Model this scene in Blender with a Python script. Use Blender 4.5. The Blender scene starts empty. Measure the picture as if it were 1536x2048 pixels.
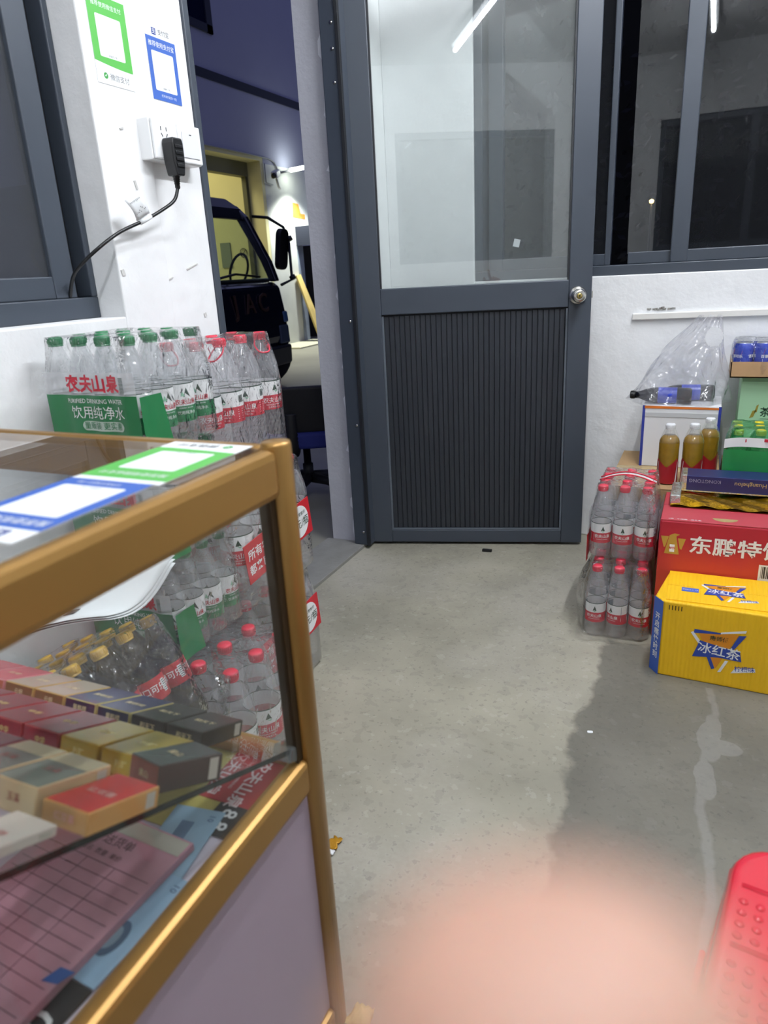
import bpy, bmesh, math, random
from math import sin, cos, pi, radians as R
from mathutils import Matrix, Vector
random.seed(7)
SC = bpy.context.scene
COL = SC.collection
# ------------------------------------------------------------------ camera, world, exposure
CAM_LOC = Vector((1.304, -2.598, 1.15))
pit = R(18.93); c_, s_ = cos(pit), sin(pit)
FW = Vector((-.42262*c_, .90631*c_, -s_)); DN = Vector((.42262*s_, -.90631*s_, -c_)); RT = Vector((.90631, .42262, 0))
CX = .99855*RT + .05390*DN; CUP = .05390*RT - .99855*DN
cam = bpy.data.cameras.new('camera'); camo = bpy.data.objects.new('camera', cam); COL.objects.link(camo)
camo.matrix_world = Matrix(((CX.x, CUP.x, -FW.x, CAM_LOC.x), (CX.y, CUP.y, -FW.y, CAM_LOC.y), (CX.z, CUP.z, -FW.z, CAM_LOC.z), (0, 0, 0, 1)))
cam.sensor_fit = 'VERTICAL'; cam.sensor_height = 24.0; cam.lens = 24.0*1400/2048
cam.clip_start = .004; cam.clip_end = 200
cam.dof.use_dof = True; cam.dof.focus_distance = 2.3; cam.dof.aperture_fstop = 3.4
SC.camera = camo
w = bpy.data.worlds.new('dusk'); SC.world = w; w.use_nodes = True
w.node_tree.nodes['Background'].inputs[0].default_value = (.20, .22, .44, 1)
w.node_tree.nodes['Background'].inputs[1].default_value = .95
SC.view_settings.view_transform = 'Standard'; SC.view_settings.look = 'None'
SC.view_settings.gamma = 1; SC.view_settings.use_curve_mapping = False
SC.view_settings.exposure = -0.08
try:
    SC.cycles.transparent_max_bounces = 40; SC.cycles.max_bounces = 10
    SC.cycles.use_denoising = True; SC.cycles.sample_clamp_indirect = 6
except Exception: pass

# ------------------------------------------------------------------ materials
MATS = {}
def lin(h):
    if isinstance(h, str):
        v = [int(h[i:i+2], 16)/255 for i in (0, 2, 4)]
        return tuple(x/12.92 if x <= .04045 else ((x+.055)/1.055)**2.4 for x in v)
    return h
def mat(name, col, rough=.5, metal=0., noise=0., ns=18., bump=0., bs=60., spec=.5, coat=0., emit=None, es=1., trans=0.):
    if name in MATS: return MATS[name]
    m = bpy.data.materials.new(name); m.use_nodes = True; MATS[name] = m
    nt = m.node_tree; b = nt.nodes['Principled BSDF']; c = lin(col)
    b.inputs['Base Color'].default_value = (*c, 1); b.inputs['Roughness'].default_value = rough
    b.inputs['Metallic'].default_value = metal; b.inputs['Specular IOR Level'].default_value = spec
    b.inputs['Coat Weight'].default_value = coat
    if emit: b.inputs['Emission Color'].default_value = (*lin(emit), 1); b.inputs['Emission Strength'].default_value = es
    if noise or bump:
        tc = nt.nodes.new('ShaderNodeTexCoord')
    if noise:
        n = nt.nodes.new('ShaderNodeTexNoise'); n.inputs['Scale'].default_value = ns; n.inputs['Detail'].default_value = 6
        nt.links.new(tc.outputs['Object'], n.inputs['Vector'])
        r = nt.nodes.new('ShaderNodeValToRGB')
        r.color_ramp.elements[0].position = .3; r.color_ramp.elements[1].position = .72
        r.color_ramp.elements[0].color = (*[max(0, x*(1-noise)) for x in c], 1); r.color_ramp.elements[1].color = (*[min(1, x*(1+noise)) for x in c], 1)
        nt.links.new(n.outputs['Fac'], r.inputs[0]); nt.links.new(r.outputs[0], b.inputs['Base Color'])
    if bump:
        n2 = nt.nodes.new('ShaderNodeTexNoise'); n2.inputs['Scale'].default_value = bs; n2.inputs['Detail'].default_value = 5
        nt.links.new(tc.outputs['Object'], n2.inputs['Vector'])
        bp = nt.nodes.new('ShaderNodeBump'); bp.inputs['Strength'].default_value = bump; bp.inputs['Distance'].default_value = .01
        nt.links.new(n2.outputs['Fac'], bp.inputs['Height']); nt.links.new(bp.outputs[0], b.inputs['Normal'])
    return m
def clear(name, tint=(.95, .97, .97), haze=.08, hazecol=(.8, .82, .85), gloss=1.0, base=.02, rough=.04, ior=1.45, bump=0., bs=40.):
    """thin clear plastic or glass: straight-through light, a mirror layer by Fresnel and a little haze"""
    if name in MATS: return MATS[name]
    m = bpy.data.materials.new(name); m.use_nodes = True; MATS[name] = m
    nt = m.node_tree; nt.nodes.clear(); N = nt.nodes.new; L = nt.links.new
    out = N('ShaderNodeOutputMaterial'); t = N('ShaderNodeBsdfTransparent'); t.inputs[0].default_value = (*tint, 1)
    d1_ = N('ShaderNodeBsdfDiffuse'); d1_.inputs[0].default_value = (*hazecol, 1); d2_ = N('ShaderNodeBsdfTranslucent'); d2_.inputs[0].default_value = (*hazecol, 1)
    d = N('ShaderNodeMixShader'); d.inputs[0].default_value = .5; L(d1_.outputs[0], d.inputs[1]); L(d2_.outputs[0], d.inputs[2])
    g = N('ShaderNodeBsdfGlossy'); g.inputs['Roughness'].default_value = rough; g.inputs[0].default_value = (1, 1, 1, 1)
    m1 = N('ShaderNodeMixShader'); m1.inputs[0].default_value = haze; L(t.outputs[0], m1.inputs[1]); L(d.outputs[0], m1.inputs[2])
    fr = N('ShaderNodeLayerWeight'); fr.inputs['Blend'].default_value = .5; f0 = ((ior-1)/(ior+1))**2
    pw = N('ShaderNodeMath'); pw.operation = 'POWER'; pw.inputs[1].default_value = 5.; L(fr.outputs['Facing'], pw.inputs[0])
    ma = N('ShaderNodeMath'); ma.operation = 'MULTIPLY_ADD'; ma.inputs[1].default_value = gloss*(1-f0); ma.inputs[2].default_value = base+gloss*f0; ma.use_clamp = True
    L(pw.outputs[0], ma.inputs[0])
    m2 = N('ShaderNodeMixShader'); L(ma.outputs[0], m2.inputs[0]); L(m1.outputs[0], m2.inputs[1]); L(g.outputs[0], m2.inputs[2]); L(m2.outputs[0], out.inputs[0])
    if bump:
        tc = N('ShaderNodeTexCoord'); n2 = N('ShaderNodeTexNoise'); n2.inputs['Scale'].default_value = bs; n2.inputs['Detail'].default_value = 2
        n2.inputs['Distortion'].default_value = 1.2
        L(tc.outputs['Object'], n2.inputs['Vector']); bp = N('ShaderNodeBump'); bp.inputs['Strength'].default_value = bump; bp.inputs['Distance'].default_value = .02
        L(n2.outputs['Fac'], bp.inputs['Height'])
        for q in (g, d1_, d2_, fr): L(bp.outputs[0], q.inputs['Normal'])
    return m
def col(h, rough=.5): return mat('paint_'+h+('' if rough == .5 else str(rough)), h, rough)

# ------------------------------------------------------------------ mesh building
TXC = bpy.data.curves.new('glyphs', 'FONT'); TXO = bpy.data.objects.new('glyphs', TXC); COL.objects.link(TXO)
TXC.align_x = 'CENTER'; TXC.align_y = 'CENTER'; TXC.resolution_u = 2
TCACHE = {}
def glyphs(body, bold=0., lh=1.):
    k = (body, bold, lh)
    if k not in TCACHE:
        TXC.body = body; TXC.offset = bold; TXC.size = 1; TXC.space_line = lh
        dg = bpy.context.evaluated_depsgraph_get(); dg.update()
        me = bpy.data.meshes.new_from_object(TXO.evaluated_get(dg))
        TCACHE[k] = ([tuple(v.co) for v in me.vertices], [tuple(p.vertices) for p in me.polygons])
        bpy.data.meshes.remove(me)
    return TCACHE[k]
class MB:
    def __init__(s): s.v = []; s.f = []; s.m = []; s.sm = []
    def add(s, v, f, m=0, sm=False):
        o = len(s.v); s.v += [tuple(x) for x in v]; s.f += [tuple(i+o for i in q) for q in f]; s.m += [m]*len(f); s.sm += [sm]*len(f); return s
    def box(s, x0, x1, y0, y1, z0, z1, m=0):
        v = [(x, y, z) for z in (z0, z1) for y in (y0, y1) for x in (x0, x1)]
        return s.add(v, [(0, 2, 3, 1), (4, 5, 7, 6), (0, 1, 5, 4), (2, 6, 7, 3), (0, 4, 6, 2), (1, 3, 7, 5)], m)
    def obox(s, M, sx, sy, sz, m=0):
        v = [M @ Vector((x*sx/2, y*sy/2, z*sz/2)) for z in (-1, 1) for y in (-1, 1) for x in (-1, 1)]
        return s.add(v, [(0, 2, 3, 1), (4, 5, 7, 6), (0, 1, 5, 4), (2, 6, 7, 3), (0, 4, 6, 2), (1, 3, 7, 5)], m)
    def lathe(s, prof, n=16, c=(0, 0, 0), m=0, ms=None, sm=True):
        o = len(prof); v = []; f = []; mm = []
        for r, z in prof:
            for k in range(n): a = 2*pi*k/n; v.append((c[0]+r*cos(a), c[1]+r*sin(a), c[2]+z))
        for i in range(o-1):
            for k in range(n):
                f.append((i*n+k, i*n+(k+1) % n, (i+1)*n+(k+1) % n, (i+1)*n+k)); mm.append(ms[i] if ms else m)
        if prof[0][0] > 1e-4: f.append(tuple(range(n))[::-1]); mm.append(mm[0])
        if prof[-1][0] > 1e-4: f.append(tuple((o-1)*n+k for k in range(n))); mm.append(mm[-2] if len(mm) > 1 else m)
        b = len(s.v); s.v += v; s.f += [tuple(i+b for i in q) for q in f]; s.m += mm; s.sm += [sm]*len(f); return s
    def tube(s, pts, r, n=8, m=0, closed=False):
        P = [Vector(p) for p in pts]; v = []; f = []; up = None
        rr = r if isinstance(r, (list, tuple)) else [r]*len(P)
        for i, p in enumerate(P):
            if closed: d = (P[(i+1) % len(P)]-P[i-1]).normalized()
            else: d = (P[min(i+1, len(P)-1)]-P[max(i-1, 0)]).normalized()
            if up is None: up = d.orthogonal().normalized()
            up = (up-d*up.dot(d)).normalized(); q = d.cross(up)
            for k in range(n): a = 2*pi*k/n; v.append(p+up*(rr[i]*cos(a))+q*(rr[i]*sin(a)))
        L = len(P)
        for i in range(L if closed else L-1):
            j = (i+1) % L
            for k in range(n): f.append((i*n+k, i*n+(k+1) % n, j*n+(k+1) % n, j*n+k))
        if not closed: f += [tuple(range(n))[::-1], tuple((L-1)*n+k for k in range(n))]
        return s.add(v, f, m, True)
    def cyl(s, p0, p1, r, n=12, m=0): return s.tube([p0, p1], r if isinstance(r, (list, tuple)) else [r, r], n, m)
    def prism(s, poly, M, h, m=0):
        n = len(poly); v = [M @ Vector((x, y, 0)) for x, y in poly]+[M @ Vector((x, y, h)) for x, y in poly]
        return s.add(v, [tuple(range(n))[::-1], tuple(range(n, 2*n))]+[(i, (i+1) % n, (i+1) % n+n, i+n) for i in range(n)], m)
    def text(s, body, size, M, m=0, bold=0., sx=1., fn=None, lh=1.):
        v, f = glyphs(body, bold, lh)
        if fn: vv = [fn(x*size*sx, y*size) for x, y, z in v]
        else: vv = [M @ Vector((x*size*sx, y*size, 0)) for x, y, z in v]
        return s.add(vv, f, m)
    def grid(s, fn, nu, nv, m=0, sm=True):
        v = [fn(i/nu, j/nv) for j in range(nv+1) for i in range(nu+1)]
        f = [(j*(nu+1)+i, j*(nu+1)+i+1, (j+1)*(nu+1)+i+1, (j+1)*(nu+1)+i) for j in range(nv) for i in range(nu)]
        return s.add(v, f, m, sm)
    def mesh(s, name, mats):
        me = bpy.data.meshes.new(name); me.from_pydata(s.v, [], s.f)
        for q in (mats if isinstance(mats, (list, tuple)) else [mats]): me.materials.append(q)
        me.polygons.foreach_set('material_index', s.m); me.polygons.foreach_set('use_smooth', s.sm); me.update(); return me
    def build(s, name, mats, parent=None, bev=0., seg=2):
        return link(name, s.mesh(name, mats), parent, bev, seg)
def link(name, me, parent=None, bev=0., seg=2, M=None):
    o = bpy.data.objects.new(name, me); COL.objects.link(o)
    if parent is not None: o.parent = parent
    if M is not None: o.matrix_local = M
    if bev: b = o.modifiers.new('bevel', 'BEVEL'); b.width = bev; b.segments = seg; b.limit_method = 'ANGLE'
    return o
def tag(o, label, cat, group=None, kind=None):
    o['label'] = label; o['category'] = cat
    if group: o['group'] = group
    if kind: o['kind'] = kind
    return o
def thing(name, label, cat, loc=(0, 0, 0), rz=0., group=None, kind=None):
    o = bpy.data.objects.new(name, None); COL.objects.link(o); o.empty_display_size = .05
    o.location = loc; o.rotation_euler = (0, 0, rz); return tag(o, label, cat, group, kind)
def FR(o, x, y):
    """matrix with origin o, local x and y axes given (z = x cross y)"""
    x = Vector(x).normalized(); y = Vector(y).normalized(); z = x.cross(y)
    return Matrix(((x.x, y.x, z.x, o[0]), (x.y, y.y, z.y, o[1]), (x.z, y.z, z.z, o[2]), (0, 0, 0, 1)))
def rrect(w, h, r, n=4):
    p = []
    for cx, cy, a0 in ((w/2-r, h/2-r, 0), (-w/2+r, h/2-r, 90), (-w/2+r, -h/2+r, 180), (w/2-r, -h/2+r, 270)):
        for k in range(n+1): a = R(a0+90*k/n); p.append((cx+r*cos(a), cy+r*sin(a)))
    return p

# ------------------------------------------------------------------ shared materials
PLASTER = mat('white_plaster', 'eeefef', .75, noise=.05, ns=5, bump=.35, bs=22)
ALU = mat('grey_aluminium', '3c434d', .42, noise=.05, ns=3, spec=.5)
ALUD = mat('dark_rubber', '15181d', .6)
GLASS = clear('window_glass', tint=(.90, .93, .94), haze=.012, gloss=1.1, base=.0, rough=.012, ior=1.5)
SGLASS = clear('hazy_grey_glass', tint=(.75, .77, .78), haze=.5, hazecol=(.16, .17, .18), gloss=1.1, base=.0, rough=.05, ior=1.5)  # strong grey haze mixed into the side window panes
DGLASS = clear('door_glass', tint=(.97, .99, .985), haze=.07, hazecol=(.9, .95, .93), gloss=1.1, base=.03, rough=.012, ior=1.5)
CGLASS = clear('counter_glass', tint=(.98, .988, .985), haze=.012, gloss=.8, base=.0, rough=.01, ior=1.45)
WHITE = mat('white_plastic', 'eff0f0', .35)
BLACK = mat('black_plastic', '111214', .4)
PAPER = mat('white_paper', 'eceff0', .6)
CHROME = mat('brushed_steel', 'c9c7c2', .22, 1.)
BRASS = mat('brass', 'b7a468', .3, 1.)
# ------------------------------------------------------------------ ceiling tube lamp
def tube_lamp(x, y, label, es):
    t = thing('tube_lamp', label, 'lamp', (x, y, 2.75))
    b = MB(); b.box(-.03, .03, -.63, .63, -.045, 0); b.build('housing', WHITE, t, .004)
    b = MB(); b.lathe([(.014, -.6), (.014, .6)], 14)
    tb = b.build('tube', mat('lit_tube_%d' % es, 'ffffff', .3, emit='f4f8ff', es=es), t); tb.rotation_euler = (R(90), 0, 0); tb.location = (0, 0, -.075)
    for e in (-.61, .61):
        b = MB(); b.box(-.018, .018, e-.012, e+.012, -.095, -.04); b.build('tube_holder', WHITE, t, .003)
tube_lamp(1.15, -2.32, 'white fluorescent tube lamp on the ceiling above the glass counter', 200.)
tube_lamp(1.5, -.75, 'added unseen tube lamp on the ceiling nearer the wide window', 385.)  # extra lamp out of view, added to even out the room's brightness
# ------------------------------------------------------------------ room shell
H = 2.75
def struct(o, label, cat): return tag(o, label, cat, None, 'structure')
def floor_mat():
    m = mat('concrete_floor', '989484', .55, noise=.26, ns=2.6, bump=.18, bs=45)
    nt = m.node_tree; N = nt.nodes.new; L = nt.links.new; b = nt.nodes['Principled BSDF']
    src = b.inputs['Base Color'].links[0].from_socket
    tc = N('ShaderNodeTexCoord'); sp = N('ShaderNodeSeparateXYZ'); L(tc.outputs['Object'], sp.inputs[0])
    def math_(op, a, bb=None, c=None, clamp=False):
        q = N('ShaderNodeMath'); q.operation = op; q.use_clamp = clamp
        for i, x in enumerate((a, bb, c)):
            if x is None: continue
            if isinstance(x, (int, float)): q.inputs[i].default_value = x
            else: L(x, q.inputs[i])
        return q.outputs[0]
    def noise(sc, det=5):
        n = N('ShaderNodeTexNoise'); n.inputs['Scale'].default_value = sc; n.inputs['Detail'].default_value = det; L(tc.outputs['Object'], n.inputs['Vector']); return n.outputs['Fac']
    X, Y = sp.outputs[0], sp.outputs[1]
    n1 = math_('SUBTRACT', noise(9), .5); n2 = math_('SUBTRACT', noise(3), .5)
    # mottling and pale dust patches
    fine = noise(70, 8)
    def mixc(fac, colr, a):
        q = N('ShaderNodeMix'); q.data_type = 'RGBA'; L(fac, q.inputs[0]); L(a, q.inputs[6]); q.inputs[7].default_value = (*lin(colr), 1); return q.outputs[2]
    pale = math_('MULTIPLY', math_('SMOOTH_MIN', math_('MULTIPLY', math_('SUBTRACT', noise(1.6, 8), .5, clamp=True), 4.), .6, .2), fine, clamp=True)
    o = mixc(pale, 'c0bcb2', src)
    speck = math_('GREATER_THAN', fine, .63); o = mixc(math_('MULTIPLY', speck, .28), '55544f', o); grain = noise(26, 8); o = mixc(math_('MULTIPLY', math_('GREATER_THAN', grain, .60), .16), '5f5e58', o); o = mixc(math_('MULTIPLY', math_('LESS_THAN', grain, .37), .22), 'bdb9ae', o)
    # damp patch running along the right side
    e = math_('ADD', math_('ADD', math_('SUBTRACT', X, 1.085), math_('MULTIPLY', n1, .10)), math_('MULTIPLY', n2, .16))
    a1 = math_('MULTIPLY', e, 60., clamp=True)
    a2 = math_('MULTIPLY', math_('SUBTRACT', math_('ADD', -.50, math_('MULTIPLY', n1, .1)), Y), 40., clamp=True)
    o = mixc(math_('MULTIPLY', math_('MULTIPLY', a1, a2), .62), '3c3b36', o)
    # pale dried trickle
    dx = math_('ABSOLUTE', math_('ADD', math_('SUBTRACT', X, 1.39), math_('MULTIPLY', n2, .12)))
    wv = math_('MULTIPLY', math_('SUBTRACT', .012, dx), 160., clamp=True)
    inY = math_('MULTIPLY', math_('LESS_THAN', Y, -.70), math_('GREATER_THAN', Y, -1.6))
    def blob(cx, cy, rx, ry):
        d = math_('ADD', math_('POWER', math_('DIVIDE', math_('ABSOLUTE', math_('SUBTRACT', math_('ADD', X, math_('MULTIPLY', n1, .05)), cx)), rx), 2.), math_('POWER', math_('DIVIDE', math_('ABSOLUTE', math_('SUBTRACT', Y, cy)), ry), 2.))
        return math_('MULTIPLY', math_('SUBTRACT', 1.1, d), 6., clamp=True)
    tr = math_('MAXIMUM', math_('MULTIPLY', wv, inY), math_('MAXIMUM', blob(1.40, -.93, .028, .10), math_('MAXIMUM', blob(1.43, -.965, .045, .03), blob(1.385, -1.10, .024, .07))))
    o = mixc(math_('MULTIPLY', tr, .33), '9b9a95', o)
    L(o, b.inputs['Base Color'])
    L(math_('MULTIPLY_ADD', fine, .25, .40), b.inputs['Roughness'])
    return m
FLOORM = floor_mat()
b = MB(); b.box(0, 4.2, -3.7, .57, -.12, 0)
struct(b.build('floor', FLOORM), 'worn grey concrete floor with a damp patch and pale trickle marks', 'floor')
b = MB(); b.box(-.17, 4.3, -3.7, .57, H, H+.1)
struct(b.build('ceiling', mat('ceiling_paint', 'dcdcda', .8, noise=.03)), 'plain white ceiling of the shop', 'ceiling')
# left wall: window opening y -3.0..-1.232 z 1.078..2.3, door opening y -.86...01
b = MB()
b.box(-.17, 0, -3.7, -3.0, 0, H); b.box(-.17, 0, -3.0, -1.232, 0, 1.078); b.box(-.17, 0, -3.0, -1.232, 2.3, H)
b.box(-.17, 0, -1.232, -1.055, 0, H); b.box(-.17, -.006, -1.055, -.86, 0, H)
b.box(-.17, 0, -.86, .01, 2.26, H); b.box(-.17, 0, .01, .57, 0, H)
struct(b.build('wall_left', PLASTER, bev=.004), 'white plastered wall with the doorway and the side window', 'wall')
b = MB()
b.box(0, .385, .40, .57, 0, H); b.box(.385, 2.7, .40, .57, 0, 1.09); b.box(.385, 2.7, .40, .57, 2.35, H); b.box(2.7, 4.3, .40, .57, 0, H)
wb = struct(b.build('wall_back', PLASTER, bev=.004), 'white plastered wall behind the open door and the stacked goods', 'wall')
b = MB(); b.box(4.2, 4.3, -3.7, .4, 0, H)
struct(b.build('wall_right', PLASTER), 'plain white side wall opposite the doorway', 'wall')
b = MB()
b.box(0, .78, -3.8, -3.7+.1, 0, H); b.box(.78, 2.2, -3.8, -3.6, 0, 1.2); b.box(.78, 2.2, -3.8, -3.6, 2.25, H); b.box(2.2, 4.2, -3.8, -3.6, 0, H)
struct(b.build('wall_rear', PLASTER), 'white wall behind the counter with a dark window', 'wall')
b = MB(); b.box(-.20, .0, -.86, .01, -.05, .014)
struct(b.build('trim_1', mat('threshold_cement', '85847f', .6, noise=.12, ns=12, bump=.2), bev=.003), 'grey cement threshold slab of the doorway', 'threshold')
b = MB(); b.box(-.171, -.044, .0065, .011, .012, 2.26)
o = b.build('jamb_lining', mat('grey_plaster', 'bcbdc3', .8, noise=.05, ns=6, bump=.2), bpy.data.objects['wall_left'])
rn = random.Random(5); v = []; z = .02
while z < 2.24:
    v += [(-.0445, .0062, z), (-.0445-.006-.024*rn.random()**1.6, .0062, z)]; z += rn.uniform(.006, .05)
b = MB(); b.add(v, [(2*k, 2*k+1, 2*k+3, 2*k+2) for k in range(len(v)//2-1)]); o = b.build('old_paint_strip', mat('old_white_paint', 'e6e8ec', .8), bpy.data.objects['wall_left']); mm = o.modifiers.new('thick', 'SOLIDIFY'); mm.thickness = .0006
# crumbs of plaster and scars on the walls
for k, (y0, z0, ly, lz) in enumerate(((-1.15, 1.50, .012, .004), (-1.13, 1.38, .006, .02), (-1.05, 1.16, .03, .003), (-.95, 1.19, .05, .003), (-1.22, 1.18, .01, .014), (-.92, 1.06, .01, .01))):
    b = MB(); b.obox(FR((.0005 if y0 < -1.055 else -.0055, y0, z0), (1, 0, 0), (0, 1, .3)), .004, ly, lz)
    o = b.build('plaster_scar', mat('plaster_chip', 'c9c8c5', .9, noise=.2)); o.parent = bpy.data.objects['wall_left']
b = MB()
for k in range(26):
    x = 1.13+random.gauss(0, .022); z = .957+abs(random.gauss(0, .006))
    b.obox(FR((x, .3985, z), (1, random.random()-.5, 0), (0, .2, 1)), .012*random.random()+.004, .004, .006*random.random()+.003)
o = b.build('mortar_smear', mat('mortar', '8e8c86', .9, noise=.3, ns=60), wb); o['kind'] = 'stuff'
# ------------------------------------------------------------------ windows
def pane(parent, x0, x1, y0, y1, z0, z1, m=GLASS, name='pane'):
    b = MB(); b.box(x0, x1, y0, y1, z0, z1); return b.build(name, m, parent)
def bar(parent, name, x0, x1, y0, y1, z0, z1, m=ALU, bev=.003):
    b = MB(); b.box(x0, x1, y0, y1, z0, z1); return b.build(name, m, parent, bev)
w1 = thing('window_1', 'dark grey sliding window in the wall beside the posters', 'window', kind='structure')
bar(w1, 'sill_rail', -.15, -.08, -3.0, -1.232, 1.078, 1.128); bar(w1, 'head_rail', -.15, -.08, -3.0, -1.232, 2.26, 2.3)
bar(w1, 'frame_stile', -.15, -.08, -1.250, -1.232, 1.128, 2.26); bar(w1, 'frame_stile', -.15, -.08, -3.0, -2.98, 1.128, 2.26)
bar(w1, 'track', -.145, -.125, -1.30, -1.25, 1.128, 2.26, ALUD)
for y0, y1, x in ((-2.15, -1.292, -.098), (-2.98, -2.10, -.135)):
    bar(w1, 'sash_rail', x-.012, x+.012, y0+.06, y1-.06, 1.128, 1.178); bar(w1, 'sash_rail', x-.012, x+.012, y0+.06, y1-.06, 2.20, 2.26)
    bar(w1, 'sash_stile', x-.014, x+.014, y0, y0+.062, 1.128, 2.26); bar(w1, 'sash_stile', x-.014, x+.014, y1-.062, y1, 1.128, 2.26)
    pane(w1, x-.003, x+.003, y0+.055, y1-.055, 1.172, 2.21, SGLASS)
w2 = thing('window_2', 'wide dark grey sliding window in the wall behind the open door', 'window', kind='structure')
X0 = .385
bar(w2, 'sill_rail', X0, 2.7, .41, .50, 1.09, 1.128); bar(w2, 'head_rail', X0, 2.7, .41, .50, 2.31, 2.35)
bar(w2, 'frame_stile', X0, X0+.035, .41, .50, 1.128, 2.31); bar(w2, 'frame_stile', 2.665, 2.7, .41, .50, 1.128, 2.31)
for x0, x1, y in ((.43, .925, .475), (.99, 1.205, .475), (1.148, 1.92, .44), (1.90, 2.65, .475)):
    a0, a1 = (x0+.058, x1-.058)
    if x0 == .99: a0 = x0
    if x0 == .43: a1 = x1-.02
    bar(w2, 'sash_rail', x0, x1, y-.013, y+.013, 1.128, 1.172); bar(w2, 'sash_rail', x0, x1, y-.013, y+.013, 2.25, 2.31)
    if x0 != .99: bar(w2, 'sash_stile', x0, a0+.002, y-.016, y+.016, 1.128, 2.31)
    bar(w2, 'sash_stile', a1-.002, x1, y-.016, y+.016, 1.128, 2.31)
    pane(w2, a0-.004, a1+.004, y-.003, y+.003, 1.168, 2.255)
b = MB(); b.obox(FR((.555, .4355, 1.233), (1, 0, -.25), (.25, 0, 1)), .026, .030, .0008)
tag(b.build('paper_scrap', PAPER), 'small white paper square stuck on the window glass behind the door', 'paper')
w3 = thing('window_3', 'dark window in the wall behind the counter', 'window', kind='structure')
bar(w3, 'frame_rail', .78, 2.2, -3.70, -3.62, 1.2, 1.25); bar(w3, 'frame_rail', .78, 2.2, -3.70, -3.62, 2.2, 2.25)
bar(w3, 'frame_stile', .78, .82, -3.7, -3.62, 1.25, 2.2); bar(w3, 'frame_stile', 1.48, 1.54, -3.7, -3.62, 1.25, 2.2); bar(w3, 'frame_stile', 2.16, 2.2, -3.7, -3.62, 1.25, 2.2)
pane(w3, .81, 1.49, -3.67, -3.664, 1.24, 2.21); pane(w3, 1.53, 2.17, -3.67, -3.664, 1.24, 2.21)
# ------------------------------------------------------------------ door: frame and open leaf
df = thing('trim_2', 'dark grey aluminium frame around the open doorway', 'door frame', kind='structure')
bar(df, 'jamb_post', -.045, .030, -.028, .034, .014, 2.26); bar(df, 'jamb_post', -.06, .0, -.86, -.835, .014, 2.26)
bar(df, 'head_post', -.05, .0, -.835, -.028, 2.22, 2.26); bar(df, 'gasket', .018, .032, -.034, -.02, .014, 2.22, ALUD, .001)
for z in (1.905, 1.985, 1.80, .97, .55, .075):
    b = MB(); b.cyl((.002, -.0285, z), (.002, -.031, z), .006, 10); b.build('screw', CHROME, df)
d1 = thing('door_1', 'open half-glazed grey aluminium door with a ribbed lower panel', 'door', (.027, .0225, 0), R(16), kind='structure')
LWd = .895
bar(d1, 'stile', 0, .082, 0, .04, .012, 2.22); bar(d1, 'stile', LWd-.085, LWd, 0, .04, .012, 2.22)
bar(d1, 'bottom_rail', .082, LWd-.085, .002, .038, .012, .068); bar(d1, 'lock_rail', .082, LWd-.085, .001, .039, .985, 1.085); bar(d1, 'top_rail', .082, LWd-.085, .002, .038, 2.14, 2.22)
PM = mat('panel_aluminium', '242930', .45, noise=.06, ns=4)
n = 34; x0, x1 = .09, LWd-.093
base = MB(); base.box(0, (x1-x0)/n-.0022, .014, .026, .075, .98); pm = base.mesh('panel_strip', PM)
for k in range(n): link('panel_strip', pm, d1, .0015, 1, Matrix.Translation((x0+(x1-x0)*k/n, 0, 0)))
bar(d1, 'panel_backing', .082, LWd-.085, .019, .03, .068, .985, ALUD, 0)
BEAD = mat('bead_aluminium', '596069', .4)
bar(d1, 'bead', .082, LWd-.085, .006, .016, .068, .075, BEAD, .001); bar(d1, 'bead', .082, .09, .006, .016, .075, .98, BEAD, .001); bar(d1, 'bead', LWd-.093, LWd-.085, .006, .016, .075, .98, BEAD, .001)
pane(d1, .078, LWd-.081, .017, .022, 1.08, 2.145, DGLASS)
bar(d1, 'glazing_bead', .082, .088, .004, .017, 1.085, 2.14, ALUD, 0); bar(d1, 'glazing_bead', LWd-.091, LWd-.085, .004, .017, 1.085, 2.14, ALUD, 0)
kb = MB(); kb.lathe([(0, 0), (.034, 0), (.034, .006), (.028, .012), (.013, .016), (.012, .034), (.020, .040), (.0255, .050), (.0255, .060), (.021, .068), (.012, .069), (0, .066)], 28)
kn = kb.build('knob', CHROME, d1); kn.location = (.842, 0, 1.027); kn.rotation_euler = (R(90), 0, 0)
kc = MB(); kc.lathe([(.011, .0), (.011, .003), (.004, .004), (0, .002)], 16); kc.box(-.0012, .0012, -.005, .005, .003, .0046, 1)
q = kc.build('key_cylinder', [BRASS, BLACK], kn); q.location = (0, 0, .0675)
kb = MB(); kb.lathe([(0, 0), (.034, 0), (.034, .006), (.013, .016), (.012, .034), (.0255, .046), (.0255, .052), (0, .055)], 20)
q = kb.build('knob', CHROME, d1); q.location = (.842, .04, 1.027); q.rotation_euler = (R(-90), 0, 0)
bar(d1, 'latch', LWd, LWd+.006, .012, .028, 1.015, 1.04, CHROME, .001)
for z in (.40, 1.05, 1.87):
    b = MB(); b.cyl((-.003, -.003, z), (-.003, -.003, z+.075), .005, 10); b.build('hinge', mat('hinge_steel', '33231f', .4, .6), d1)
b = MB(); b.obox(FR((.527, .085, .006), (1, .12, 0), (0, 1, 0)), .04, .012, .012)
tag(b.build('door_wedge', BLACK, bev=.002), 'small black strip lying on the floor under the door', 'strip')
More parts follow.
